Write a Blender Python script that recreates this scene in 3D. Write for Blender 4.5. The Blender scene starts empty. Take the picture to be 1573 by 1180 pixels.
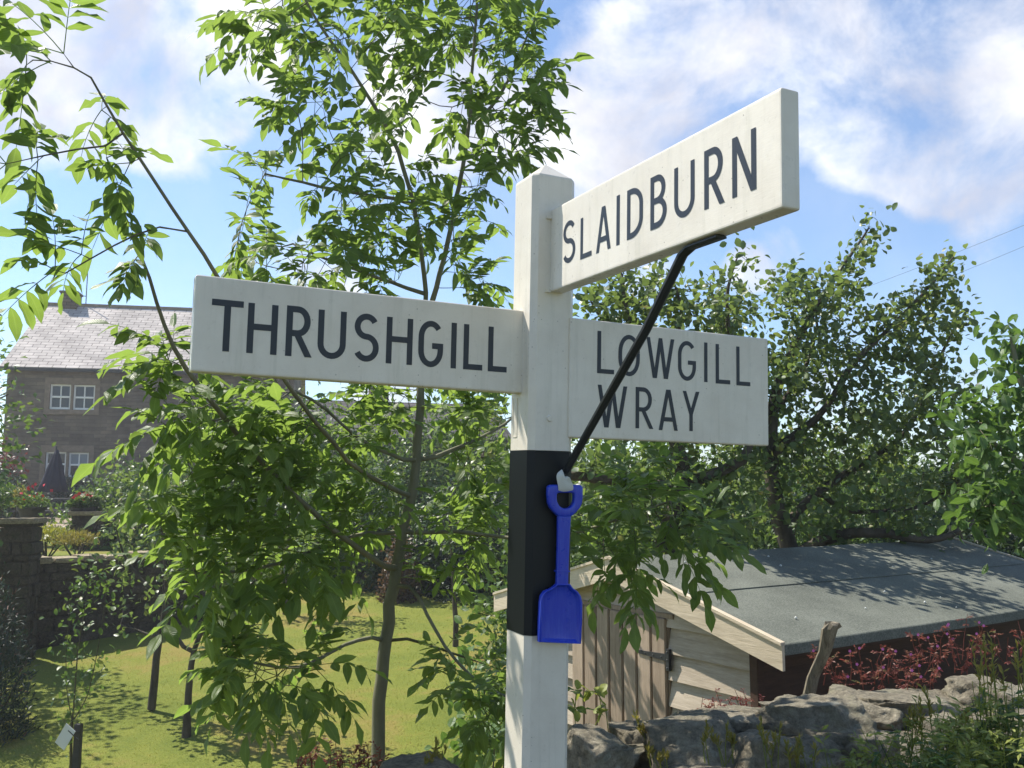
import bpy, bmesh, math, random
import numpy as np
from mathutils import Vector, Matrix, noise
SC = bpy.context.scene
COL = SC.collection
rng = np.random.default_rng(7)
random.seed(7)
# ------------------------------------------------------------------ camera
F, PITCH, CX, CY, CAMZ = 1379.35, 0.11739, 786.5, 590.0, 1.6
cam = bpy.data.cameras.new('camera'); camo = bpy.data.objects.new('camera', cam); COL.objects.link(camo)
camo.location = (0, 0, CAMZ); camo.rotation_euler = (math.pi/2 + PITCH, 0, 0)
cam.sensor_width = 36; cam.lens = F/1573*36; cam.clip_start = 0.05; cam.clip_end = 3000
SC.camera = camo
# ------------------------------------------------------------------ light
SUN_AZ = (-0.85, 0.527)      # horizontal direction towards the sun
SUN_EL = math.radians(54)
az = math.atan2(SUN_AZ[0], SUN_AZ[1])
sv = Vector((math.sin(az)*math.cos(SUN_EL), math.cos(az)*math.cos(SUN_EL), math.sin(SUN_EL)))
sl = bpy.data.lights.new('sun', 'SUN'); sl.energy = 5.0; sl.angle = math.radians(0.5); sl.color = (1, .95, .86)
so = bpy.data.objects.new('sun', sl); COL.objects.link(so); so.rotation_euler = sv.to_track_quat('Z', 'Y').to_euler(); so.location = (-5, 5, 12)
SC.view_settings.view_transform = 'Standard'; SC.view_settings.look = 'None'
SC.view_settings.exposure = 0.76; SC.view_settings.gamma = 1
SC.render.resolution_x = 1024; SC.render.resolution_y = 768

def ray(px, py):
    a = (px-CX)/F; b = (CY-py)/F
    return Vector((a, math.cos(PITCH)-b*math.sin(PITCH), math.sin(PITCH)+b*math.cos(PITCH)))
CAM = Vector((0, 0, CAMZ))
def at(px, py, Y):
    r = ray(px, py); return CAM + r*(Y/r.y)
def hit(px, py, o, n):
    r = ray(px, py); t = (Vector(o)-CAM).dot(n)/r.dot(n); return CAM + r*t

# ------------------------------------------------------------------ world: sky + clouds
W = bpy.data.worlds.new('World'); SC.world = W; W.use_nodes = True
nt = W.node_tree; nt.nodes.clear()
def N(tree, typ, **kw):
    n = tree.nodes.new(typ)
    for k, v in kw.items(): setattr(n, k, v)
    return n
wo = N(nt, 'ShaderNodeOutputWorld'); bg = N(nt, 'ShaderNodeBackground'); bg.inputs[1].default_value = 0.115
nt.links.new(bg.outputs[0], wo.inputs[0])
sky = N(nt, 'ShaderNodeTexSky'); sky.sky_type = 'NISHITA'; sky.sun_disc = False
sky.sun_elevation = SUN_EL; sky.sun_rotation = az; sky.air_density = 1.0; sky.dust_density = 0.25; sky.ozone_density = 4.5; sky.altitude = 100
tc = N(nt, 'ShaderNodeTexCoord')
def math_(tree, op, a, b=None, c=None, clamp=False):
    n = N(tree, 'ShaderNodeMath', operation=op); n.use_clamp = clamp
    for i, v in enumerate((a, b, c)):
        if v is None: continue
        if isinstance(v, (int, float)): n.inputs[i].default_value = v
        else: tree.links.new(v, n.inputs[i])
    return n.outputs[0]
def vnoise(tree, vec, scale, detail, rough=.55, dist=0.):
    n = N(tree, 'ShaderNodeTexNoise'); n.inputs['Scale'].default_value = scale; n.inputs['Detail'].default_value = detail
    n.inputs['Roughness'].default_value = rough; n.inputs['Distortion'].default_value = dist
    if vec is not None: tree.links.new(vec, n.inputs['Vector'])
    return n
# clouds: soft banks standing in given directions of the real sky dome, broken up by noise
banks = [  # px, py, radius(rad), weight
 (1380, 40, .22, .85), (1120, 60, .16, .75), (960, 120, .13, .80), (1520, 150, .17, .75), (900, 230, .12, .85), (1010, 215, .09, .60), (1280, 110, .10, .5),
 (660, 210, .13, .80), (690, 110, .12, .6), (250, 110, .16, 1.), (130, 20, .16, .8), (330, 60, .12, .7), (20, 180, .12, .8), (1040, 150, .12, .7), (1450, 90, .16, .6), (240, 215, .05, .4),
 (1180, 400, .055, .75), (1130, 430, .05, .6), (1000, 430, .06, .55), (480, 400, .07, .8), (540, 470, .06, .8), (1430, 240, .07, .4), (1540, 240, .07, .5), (1480, 340, .07, .28),
 (20, 450, .05, .4), (60, 520, .05, .4), (1540, 370, .06, .3), (1240, 650, .10, .7), (1520, 590, .09, .6), (720, 440, .05, .5), (590, 600, .08, .8), (820, 20, .07, .1), (1300, 265, .04, .35)]
tot = None
for px, py, rad, wgt in banks:
    d = ray(px, py).normalized()
    vm = N(nt, 'ShaderNodeVectorMath', operation='DOT_PRODUCT'); nt.links.new(tc.outputs['Generated'], vm.inputs[0]); vm.inputs[1].default_value = d
    mr = N(nt, 'ShaderNodeMapRange'); mr.interpolation_type = 'SMOOTHSTEP'
    nt.links.new(vm.outputs['Value'], mr.inputs['Value'])
    mr.inputs['From Min'].default_value = math.cos(rad); mr.inputs['From Max'].default_value = 1.0
    mr.inputs['To Min'].default_value = 0; mr.inputs['To Max'].default_value = wgt
    tot = mr.outputs[0] if tot is None else math_(nt, 'ADD', tot, mr.outputs[0])
sx = N(nt, 'ShaderNodeSeparateXYZ'); nt.links.new(tc.outputs['Generated'], sx.inputs[0])
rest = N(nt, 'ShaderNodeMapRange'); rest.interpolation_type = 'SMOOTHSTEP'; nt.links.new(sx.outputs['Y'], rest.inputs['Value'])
rest.inputs['From Min'].default_value = .72; rest.inputs['From Max'].default_value = .35; rest.inputs['To Max'].default_value = .42  # extra cloud added overhead and behind the camera, unseen, to whiten the blue ambient
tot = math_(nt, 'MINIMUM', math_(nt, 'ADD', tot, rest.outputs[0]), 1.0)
n1 = vnoise(nt, tc.outputs['Generated'], 6.5, 12, .62, .25)
n2 = vnoise(nt, tc.outputs['Generated'], 3.0, 5, .5)
s = math_(nt, 'ADD', math_(nt, 'MULTIPLY', n1.outputs['Fac'], 1.25), math_(nt, 'MULTIPLY', n2.outputs['Fac'], .35))
s = math_(nt, 'ADD', math_(nt, 'SUBTRACT', s, 1.10), math_(nt, 'MULTIPLY', tot, .56))
mask = N(nt, 'ShaderNodeMapRange'); mask.interpolation_type = 'SMOOTHSTEP'
nt.links.new(s, mask.inputs['Value']); mask.inputs['From Min'].default_value = -.06; mask.inputs['From Max'].default_value = .42
# thin high veil
n3 = vnoise(nt, tc.outputs['Generated'], 4.0, 8, .6, .6)
veil = N(nt, 'ShaderNodeMapRange'); nt.links.new(n3.outputs['Fac'], veil.inputs['Value']); veil.inputs['From Min'].default_value = .42; veil.inputs['From Max'].default_value = .8; veil.inputs['To Max'].default_value = .20
n4 = vnoise(nt, tc.outputs['Generated'], 6.0, 9, .55, .2)
cr = N(nt, 'ShaderNodeValToRGB'); nt.links.new(n4.outputs['Fac'], cr.inputs['Fac'])
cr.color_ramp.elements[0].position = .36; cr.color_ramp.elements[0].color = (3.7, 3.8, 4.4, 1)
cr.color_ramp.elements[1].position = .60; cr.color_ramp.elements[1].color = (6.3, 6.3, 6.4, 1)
skyc = N(nt, 'ShaderNodeMix', data_type='RGBA'); skyc.blend_type = 'MULTIPLY'; skyc.inputs[0].default_value = 1
nt.links.new(sky.outputs[0], skyc.inputs[6]); skyc.inputs[7].default_value = (1.0, 1.0, 1.0, 1)
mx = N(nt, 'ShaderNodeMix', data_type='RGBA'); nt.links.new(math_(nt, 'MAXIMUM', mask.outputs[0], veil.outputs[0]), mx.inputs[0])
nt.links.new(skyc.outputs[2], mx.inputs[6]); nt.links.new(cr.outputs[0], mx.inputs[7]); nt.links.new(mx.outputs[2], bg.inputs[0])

# ------------------------------------------------------------------ materials
MATS = {}
def mat(name, base=(.5, .5, .5), rough=.6, spec=.4, metal=0.):
    m = bpy.data.materials.new(name); m.use_nodes = True; t = m.node_tree
    b = t.nodes['Principled BSDF']; b.inputs['Base Color'].default_value = (*base, 1); b.inputs['Roughness'].default_value = rough
    b.inputs['Specular IOR Level'].default_value = spec; b.inputs['Metallic'].default_value = metal
    MATS[name] = m; return m, t, b
def ramp(t, fac, stops):
    r = N(t, 'ShaderNodeValToRGB'); e = r.color_ramp.elements
    while len(e) < len(stops): e.new(.5)
    for i, (p, c) in enumerate(stops): e[i].position = p; e[i].color = (*c, 1)
    t.links.new(fac, r.inputs['Fac']); return r.outputs['Color']
def objco(t, scale=(1, 1, 1), rot=(0, 0, 0), out='Object'):
    c = N(t, 'ShaderNodeTexCoord'); m = N(t, 'ShaderNodeMapping'); m.inputs['Scale'].default_value = scale; m.inputs['Rotation'].default_value = rot
    t.links.new(c.outputs[out], m.inputs['Vector']); return m.outputs['Vector']
def bump(t, b, h, dist, strength=1.):
    n = N(t, 'ShaderNodeBump'); n.inputs['Distance'].default_value = dist; n.inputs['Strength'].default_value = strength
    t.links.new(h, n.inputs['Height']); t.links.new(n.outputs[0], b.inputs['Normal']); return n
def mixc(t, fac, a, b, mode='MIX'):
    m = N(t, 'ShaderNodeMix', data_type='RGBA'); m.blend_type = mode
    for i, v in ((0, fac), (6, a), (7, b)):
        if isinstance(v, (int, float)): m.inputs[i].default_value = v
        elif isinstance(v, tuple): m.inputs[i].default_value = (*v, 1)
        else: t.links.new(v, m.inputs[i])
    return m.outputs[2]
def noisy(name, c0, c1, scale, rough=.7, bd=.002, bscale=None, spec=.4, lo=.3, hi=.7, stretch=(1, 1, 1)):
    m, t, b = mat(name, rough=rough, spec=spec); v = objco(t, stretch)
    n = vnoise(t, v, scale, 8, .6); t.links.new(ramp(t, n.outputs['Fac'], [(lo, c0), (hi, c1)]), b.inputs['Base Color'])
    n2 = vnoise(t, v, bscale or scale*4, 6, .6); bump(t, b, n2.outputs['Fac'], bd); return m
def paint(name, c, dirt, rough=.32):
    m, t, b = mat(name, c, rough, .5); v = objco(t, (1, 1, 1))
    n = vnoise(t, v, 7, 8, .65); n2 = vnoise(t, v, 60, 4, .6)
    k = math_(t, 'MULTIPLY', n.outputs['Fac'], 1.0)
    c1 = ramp(t, k, [(.38, c), (.72, dirt)])
    vo = N(t, 'ShaderNodeTexVoronoi'); vo.inputs['Scale'].default_value = 55; t.links.new(v, vo.inputs['Vector']); gt = vnoise(t, v, 9, 3, .5)
    ck = math_(t, 'MULTIPLY', math_(t, 'LESS_THAN', vo.outputs['Distance'], .09), math_(t, 'GREATER_THAN', gt.outputs['Fac'], .56))
    st = vnoise(t, objco(t, (26, 26, 1.6)), 1.6, 6, .65); sr = N(t, 'ShaderNodeMapRange'); t.links.new(st.outputs['Fac'], sr.inputs[0]); sr.inputs[1].default_value = .52; sr.inputs[2].default_value = .78; sr.inputs[4].default_value = .38
    c1 = mixc(t, sr.outputs[0], c1, (.42, .40, .30)); c1 = mixc(t, math_(t, 'MULTIPLY', ck, .7), c1, (.22, .19, .14))
    t.links.new(c1, b.inputs['Base Color'])
    bn = vnoise(t, objco(t, (12, 12, 90)), 4, 5, .6)
    h = math_(t, 'ADD', math_(t, 'MULTIPLY', n2.outputs['Fac'], .5), bn.outputs['Fac']); bump(t, b, h, .0005, .5)
    t.links.new(ramp(t, n2.outputs['Fac'], [(.3, (rough-.08,)*3), (.7, (rough+.16,)*3)]), b.inputs['Roughness'])
    return m
paint('white_paint', (.76, .705, .60), (.66, .60, .50))
mat('black_paint', (.006, .008, .010), .45, .25)
mat('lettering', (.018, .024, .034), .4, .4)
mat('iron', (.016, .02, .022), .5, .4)
def leafmat(name, dark, light, tcol, tw=.42, rough=.42, brown=None, veins=False):
    m = bpy.data.materials.new(name); m.use_nodes = True; t = m.node_tree; b = t.nodes['Principled BSDF']; out = t.nodes['Material Output']
    a = N(t, 'ShaderNodeAttribute'); a.attribute_name = 'var'
    sp = N(t, 'ShaderNodeSeparateColor'); t.links.new(a.outputs['Color'], sp.inputs[0])
    stops = [(0, dark), (.88, light)]
    if brown: stops.append((1., brown))
    c = ramp(t, sp.outputs[0], stops)
    if veins:
        mid = math_(t, 'POWER', sp.outputs[1], 9.)
        ph = math_(t, 'ADD', math_(t, 'MULTIPLY', sp.outputs[2], 46.), math_(t, 'MULTIPLY', sp.outputs[1], 9.))
        vn = math_(t, 'POWER', math_(t, 'ABSOLUTE', math_(t, 'SINE', ph)), 9.)
        bl = vnoise(t, objco(t), 22, 5, .6)
        c = mixc(t, .75, c, ramp(t, bl.outputs['Fac'], [(.34, (.62, .66, .60)), (.62, (1.25, 1.2, 1.15))]), 'MULTIPLY')
        c = mixc(t, math_(t, 'MAXIMUM', math_(t, 'MULTIPLY', mid, .55), math_(t, 'MULTIPLY', vn, .16)), c, (.26, .34, .10))
        bump(t, b, math_(t, 'SUBTRACT', bl.outputs['Fac'], math_(t, 'ADD', mid, math_(t, 'MULTIPLY', vn, .5))), .003, .6)
    t.links.new(c, b.inputs['Base Color'])
    b.inputs['Roughness'].default_value = rough; b.inputs['Specular IOR Level'].default_value = .45
    tr = N(t, 'ShaderNodeBsdfTranslucent'); t.links.new(mixc(t, .55, c, tcol, 'MIX'), tr.inputs['Color'])
    ms = N(t, 'ShaderNodeMixShader'); ms.inputs[0].default_value = tw
    t.links.new(b.outputs[0], ms.inputs[1]); t.links.new(tr.outputs[0], ms.inputs[2]); t.links.new(ms.outputs[0], out.inputs['Surface'])
    MATS[name] = m; return m
leafmat('ash_leaf', (.060, .110, .026), (.125, .20, .045), (.42, .60, .09), .50, veins=True)
leafmat('apple_leaf', (.055, .090, .034), (.12, .175, .058), (.32, .44, .08), .40, .40, (.22, .20, .05))
leafmat('lilac_leaf', (.050, .11, .025), (.09, .175, .035), (.22, .38, .05), .38, .4, veins=True)
leafmat('hedge_leaf', (.035, .075, .018), (.085, .15, .035), (.22, .34, .05), .38, .45, (.17, .15, .04))
leafmat('yew_leaf', (.012, .030, .012), (.030, .060, .02), (.05, .09, .02), .2, .5)
leafmat('conifer_leaf', (.012, .028, .016), (.030, .055, .025), (.04, .07, .02), .15, .5, (.20, .07, .04))
leafmat('red_leaf', (.05, .012, .010), (.16, .030, .022), (.26, .04, .03), .3, .5)
leafmat('yellow_leaf', (.16, .19, .03), (.34, .32, .04), (.5, .5, .05), .4, .5)
leafmat('robert_leaf', (.13, .026, .028), (.20, .085, .045), (.42, .09, .08), .45, .5, (.12, .15, .04))
leafmat('copper_leaf', (.06, .035, .02), (.13, .08, .035), (.2, .12, .05), .3, .5)
leafmat('fern_leaf', (.15, .19, .03), (.26, .29, .06), (.60, .66, .10), .4, .5)
leafmat('bud_leaf', (.16, .15, .03), (.30, .24, .05), (.4, .36, .06), .35, .5)
leafmat('grass_blade', (.135, .175, .030), (.27, .27, .05), (.46, .46, .07), .38, .55, (.34, .22, .09))
mat('pink_petal', (.62, .16, .42), .5)
mat('red_petal', (.62, .04, .05), .5)
mat('white_petal', (.75, .72, .5), .5)
noisy('ash_bark', (.10, .10, .060), (.22, .21, .13), 9, .8, .003, 60, stretch=(1, 1, .35))
noisy('apple_bark', (.035, .028, .020), (.12, .10, .072), 12, .85, .01, 40, stretch=(1, 1, .4))
noisy('twig_bark', (.05, .045, .025), (.11, .10, .05), 30, .7, .0005)
# stone with lichen
def stonemat(name, c0, c1, lichen=.5, scale=3., moss=.4):
    m, t, b = mat(name, rough=.88, spec=.25); v = objco(t)
    n = vnoise(t, v, scale, 10, .65); c = ramp(t, n.outputs['Fac'], [(.3, c0), (.7, c1)])
    vo = N(t, 'ShaderNodeTexVoronoi'); vo.inputs['Scale'].default_value = 13; t.links.new(v, vo.inputs['Vector'])
    wn = vnoise(t, v, 50, 4, .6)
    rr = math_(t, 'ADD', vo.outputs['Distance'], math_(t, 'MULTIPLY', wn.outputs['Fac'], .12))
    gate = vnoise(t, v, 5, 3, .5)
    lm = math_(t, 'MULTIPLY', math_(t, 'LESS_THAN', rr, .30), math_(t, 'GREATER_THAN', gate.outputs['Fac'], 1-lichen), clamp=True)
    c = mixc(t, math_(t, 'MULTIPLY', lm, .8), c, (.40, .40, .34))
    mo = vnoise(t, v, 7, 6, .6); mm = N(t, 'ShaderNodeMapRange'); t.links.new(mo.outputs['Fac'], mm.inputs[0]); mm.inputs[1].default_value = .52; mm.inputs[2].default_value = .66; mm.inputs[4].default_value = moss
    c = mixc(t, mm.outputs[0], c, (.055, .065, .022))
    t.links.new(c, b.inputs['Base Color'])
    sp_ = vnoise(t, v, 30, 12, .8); c = mixc(t, .8, c, ramp(t, sp_.outputs['Fac'], [(.38, (.45, .43, .40)), (.60, (1.45, 1.42, 1.34))]), 'MULTIPLY'); t.links.new(c, b.inputs['Base Color'])
    h = math_(t, 'ADD', vnoise(t, v, 12, 12, .75).outputs['Fac'], math_(t, 'MULTIPLY', vnoise(t, v, 60, 8, .8).outputs['Fac'], .5)); bump(t, b, h, .035, 1.); return m
stonemat('wall_stone', (.15, .13, .095), (.46, .42, .33), .46)
stonemat('dark_stone', (.045, .036, .026), (.13, .105, .075), .2, 2.)
stonemat('cap_stone', (.26, .21, .14), (.42, .36, .25), .2, 2., .15)
# timber
def woodmat(name, c0, c1, axis='Z', rough=.75):
    m, t, b = mat(name, rough=rough, spec=.3)
    st = {'Z': (9, 9, .6), 'X': (.6, 9, 9), 'Y': (9, .6, 9)}[axis]
    v = objco(t, st); n = vnoise(t, v, 5, 8, .65, .8)
    w = N(t, 'ShaderNodeTexWave'); w.wave_type = 'BANDS'; w.bands_direction = {'Z': 'Y', 'X': 'Z', 'Y': 'Z'}[axis]; w.inputs['Scale'].default_value = 1.5; w.inputs['Distortion'].default_value = 9; w.inputs['Detail'].default_value = 4; w.inputs['Detail Scale'].default_value = .7
    t.links.new(v, w.inputs['Vector'])
    a = N(t, 'ShaderNodeAttribute'); a.attribute_name = 'var'
    sp = N(t, 'ShaderNodeSeparateColor'); t.links.new(a.outputs['Color'], sp.inputs[0])
    fine = vnoise(t, objco(t, tuple(q*5 for q in st)), 6, 5, .7); big = vnoise(t, objco(t), 3.5, 5, .6)
    k = math_(t, 'ADD', math_(t, 'ADD', math_(t, 'MULTIPLY', n.outputs['Fac'], .42), math_(t, 'MULTIPLY', fine.outputs['Fac'], .30)), math_(t, 'ADD', math_(t, 'MULTIPLY', big.outputs['Fac'], .22), math_(t, 'MULTIPLY', sp.outputs[0], .20)))
    t.links.new(ramp(t, k, [(.36, c0), (.74, c1)]), b.inputs['Base Color']); bump(t, b, math_(t, 'ADD', n.outputs['Fac'], fine.outputs['Fac']), .0018, .8)
    return m
woodmat('door_wood', (.15, .105, .068), (.48, .37, .27))
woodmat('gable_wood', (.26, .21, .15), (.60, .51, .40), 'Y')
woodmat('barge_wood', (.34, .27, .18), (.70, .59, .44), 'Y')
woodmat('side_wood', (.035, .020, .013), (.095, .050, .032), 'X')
woodmat('post_wood', (.07, .055, .035), (.46, .40, .29))
woodmat('bench_wood', (.035, .035, .035), (.09, .085, .08), 'X')
m, t, b = mat('roof_felt', rough=.9, spec=.2); v = objco(t)
n = vnoise(t, v, 105, 4, .85); n2 = vnoise(t, v, 2.2, 5, .6)
k = math_(t, 'ADD', math_(t, 'MULTIPLY', n.outputs['Fac'], .75), math_(t, 'MULTIPLY', n2.outputs['Fac'], .35))
t.links.new(ramp(t, k, [(.38, (.052, .058, .048)), (.78, (.25, .26, .215))]), b.inputs['Base Color']); bump(t, b, math_(t, 'ADD', math_(t, 'MULTIPLY', n.outputs['Fac'], .1), n2.outputs['Fac']), .012, .6)
m, t, b = mat('blue_plastic', (.004, .030, .46), .30, .4); b.inputs['Coat Weight'].default_value = .25
sc_ = vnoise(t, objco(t, (60, 60, 5)), 3, 6, .7); t.links.new(ramp(t, sc_.outputs['Fac'], [(.45, (.004, .030, .46)), (.74, (.03, .08, .52)), (.86, (.16, .20, .46))]), b.inputs['Base Color'])
n = vnoise(t, objco(t), 30, 4); t.links.new(ramp(t, n.outputs['Fac'], [(.3, (.24,)*3), (.7, (.42,)*3)]), b.inputs['Roughness'])
m, t, b = mat('tape', (.55, .56, .52), .35, .5)
mat('label_card', (.62, .64, .70), .5)
# lawn
m, t, b = mat('lawn', rough=.9, spec=.15); v = objco(t)
g = vnoise(t, v, .55, 6, .6, .5); g2 = vnoise(t, v, 3.5, 8, .65); g3 = vnoise(t, v, 55, 4, .7)
k = math_(t, 'ADD', math_(t, 'MULTIPLY', g.outputs['Fac'], .75), math_(t, 'MULTIPLY', g2.outputs['Fac'], .35))
c = ramp(t, k, [(.42, (.12, .155, .022)), (.55, (.21, .22, .036)), (.64, (.32, .21, .07))])
c = mixc(t, .5, c, ramp(t, g3.outputs['Fac'], [(.30, (.09, .12, .02)), (.70, (.24, .27, .05))]))
t.links.new(c, b.inputs['Base Color']); bump(t, b, g3.outputs['Fac'], .03, .8)
noisy('verge_soil', (.035, .04, .012), (.10, .10, .03), 8, .95, .03, 30)
noisy('asphalt', (.04, .04, .042), (.065, .065, .065), 120, .9, .004)
noisy('gravel', (.22, .17, .12), (.42, .34, .25), 25, .95, .02)
noisy('pasture', (.07, .12, .02), (.14, .18, .03), .2, .95, .02)
# masonry
def brick(name, c1, c2, mor, bw, bh, rot=(math.pi/2, 0, 0), mort=.012, bd=.02, nscale=1.2, off=.5):
    m, t, b = mat(name, rough=.9, spec=.2); v = objco(t, (1, 1, 1), rot)
    n0 = vnoise(t, v, 1.5, 4, .6); vm = N(t, 'ShaderNodeVectorMath', operation='MULTIPLY_ADD'); t.links.new(n0.outputs['Color'], vm.inputs[0]); vm.inputs[1].default_value = (.05, .03, 0); t.links.new(v, vm.inputs[2])
    br = N(t, 'ShaderNodeTexBrick'); t.links.new(vm.outputs[0], br.inputs['Vector']); br.offset = off; br.inputs['Scale'].default_value = 1
    br.inputs['Color1'].default_value = (*c1, 1); br.inputs['Color2'].default_value = (*c2, 1); br.inputs['Mortar'].default_value = (*mor, 1)
    br.inputs['Mortar Size'].default_value = mort; br.inputs['Mortar Smooth'].default_value = .4; br.inputs['Brick Width'].default_value = bw; br.inputs['Row Height'].default_value = bh
    n = vnoise(t, v, nscale, 9, .65); c = mixc(t, .75, br.outputs['Color'], ramp(t, n.outputs['Fac'], [(.3, (.45, .42, .40)), (.7, (1.25, 1.2, 1.15))]), 'MULTIPLY')
    t.links.new(c, b.inputs['Base Color'])
    h = math_(t, 'ADD', math_(t, 'MULTIPLY', br.outputs['Fac'], -1), math_(t, 'MULTIPLY', vnoise(t, v, 12, 6).outputs['Fac'], .6)); bump(t, b, h, bd, .8); return m
brick('house_stone', (.19, .16, .125), (.125, .105, .085), (.13, .115, .09), .38, .125, mort=.008, bd=.012)
brick('garden_stone', (.17, .13, .09), (.09, .07, .05), (.03, .025, .02), .34, .12, bd=.05)
brick('slate', (.58, .54, .51), (.45, .42, .40), (.16, .14, .13), .42, .22, (0, 0, 0), .012, .03, .8)
brick('dark_slate', (.13, .12, .12), (.08, .075, .075), (.03, .03, .03), .38, .25, (0, 0, 0), .02, .03, .8)
mat('window_white', (.78, .78, .74), .45)
m, t, b = mat('glass', (.02, .025, .03), .06, .6)
mat('curtain_pane', (.16, .20, .24), .2, .5)
noisy('sandstone', (.16, .125, .09), (.25, .20, .15), 6, .9)
mat('navy_cloth', (.012, .014, .03), .9)
mat('dark_metal', (.03, .03, .032), .45)
mat('clay_pot', (.06, .05, .045), .7)

# ------------------------------------------------------------------ object helpers
def tag(o, label=None, cat=None, group=None, kind=None):
    if label: o['label'] = label
    if cat: o['category'] = cat
    if group: o['group'] = group
    if kind: o['kind'] = kind
    return o
def thing(name, loc, label, cat, group=None, rot=None):
    o = bpy.data.objects.new(name, None); COL.objects.link(o); o.location = loc; o.empty_display_size = .1
    if rot is not None: o.rotation_euler = rot
    return tag(o, label, cat, group)
def link(name, me, m, parent=None, local=None):
    o = bpy.data.objects.new(name, me); COL.objects.link(o)
    if m: 
        for q in (m if isinstance(m, (list, tuple)) else [m]): me.materials.append(MATS[q])
    if parent is not None: o.parent = parent
    if local is not None: o.matrix_local = local
    return o
def from_arrays(name, V, polys, m, parent=None, var=None, smooth=False, origin=None):
    """polys = list of int arrays (k,3) / (k,4); world coords V, moved into the parent's translation."""
    V = np.asarray(V, dtype=np.float32)
    off = np.zeros(3)
    p = parent
    while p is not None: off = off + np.array(p.location); p = p.parent
    if origin is not None: off = np.array(origin)
    V = V - off.astype(np.float32)
    me = bpy.data.meshes.new(name); me.vertices.add(len(V)); me.vertices.foreach_set('co', V.ravel())
    loops = np.concatenate([q.ravel() for q in polys]).astype(np.int32)
    sizes = np.concatenate([np.full(len(q), q.shape[1]) for q in polys]).astype(np.int32)
    starts = np.concatenate([[0], np.cumsum(sizes)[:-1]]).astype(np.int32)
    me.loops.add(len(loops)); me.loops.foreach_set('vertex_index', loops)
    me.polygons.add(len(sizes)); me.polygons.foreach_set('loop_start', starts)
    me.update(calc_edges=True)
    if smooth: me.polygons.foreach_set('use_smooth', np.ones(len(sizes), dtype=bool))
    if var is not None:
        a = me.color_attributes.new('var', 'FLOAT_COLOR', 'POINT'); c = np.ones((len(V), 4), np.float32); c[:, :var.shape[1]] = var; a.data.foreach_set('color', c.ravel())
    o = link(name, me, m, parent)
    if origin is not None: o.location = origin
    return o
def bmobj(name, bm, m, parent=None, bevel=0, smooth=False, seg=2):
    if bevel: bmesh.ops.bevel(bm, geom=bm.edges[:], offset=bevel, segments=seg, affect='EDGES', profile=.5)
    bmesh.ops.recalc_face_normals(bm, faces=bm.faces[:])
    me = bpy.data.meshes.new(name); bm.to_mesh(me); bm.free()
    if smooth: 
        for p in me.polygons: p.use_smooth = True
    return link(name, me, m, parent)
def bbox(bm, lo, hi, var=None):
    if var is not None: l = bm.verts.layers.float_color.get('var') or bm.verts.layers.float_color.new('var')
    r = bmesh.ops.create_cube(bm, size=1)
    for v in r['verts']: v.co = Vector([lo[i] + (v.co[i]+.5)*(hi[i]-lo[i]) for i in range(3)])
    if var is not None:
        for v in r['verts']: v[l] = (var, var, var, 1)
    return r['verts']
def box_at(bm, lo, hi, bev=0., var=None):
    b2 = bmesh.new(); bbox(b2, lo, hi)
    if bev: bmesh.ops.bevel(b2, geom=b2.edges[:], offset=bev, segments=2, affect='EDGES')
    if var is not None:
        l = b2.verts.layers.float_color.new('var')
        for v in b2.verts: v[l] = (var, var, var, 1)
    if var is not None and not bm.verts.layers.float_color.get('var'): bm.verts.layers.float_color.new('var')
    me = bpy.data.meshes.new('tmp'); b2.to_mesh(me); b2.free(); bm.from_mesh(me); bpy.data.meshes.remove(me)
def prism(bm, poly, y0, y1, var=None):
    """poly in (x,z), extruded along y from y0 to y1"""
    if var is not None: l = bm.verts.layers.float_color.get('var') or bm.verts.layers.float_color.new('var')
    a = [bm.verts.new((x, y0, z)) for x, z in poly]; b = [bm.verts.new((x, y1, z)) for x, z in poly]
    if var is not None:
        for v in a+b: v[l] = (var, var, var, 1)
    bm.faces.new(a); bm.faces.new(b[::-1])
    for i in range(len(poly)): j = (i+1) % len(poly); bm.faces.new((a[i], b[i], b[j], a[j]))

# ---- tubes and trees
def tube(pts, rad, sides):
    pts = np.asarray(pts, float); n = len(pts)
    tg = np.gradient(pts, axis=0) if n > 2 else np.repeat((pts[1]-pts[0])[None], n, 0)
    tg /= np.linalg.norm(tg, axis=1)[:, None] + 1e-9
    ref = np.array([.31, .95, .05]) if abs(tg[:, 1]).mean() < .8 else np.array([1., 0, .1])
    u = np.cross(tg, ref); u /= np.linalg.norm(u, axis=1)[:, None] + 1e-9; w = np.cross(tg, u)
    a = np.linspace(0, 2*np.pi, sides, endpoint=False)
    V = pts[:, None] + np.asarray(rad)[:, None, None]*(u[:, None]*np.cos(a)[None, :, None] + w[:, None]*np.sin(a)[None, :, None])
    i = np.arange(n-1)[:, None]*sides; k = np.arange(sides)[None]; k2 = (k+1) % sides
    Q = np.stack([i+k, i+k2, i+sides+k2, i+sides+k], -1).reshape(-1, 4)
    return V.reshape(-1, 3), Q
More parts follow.
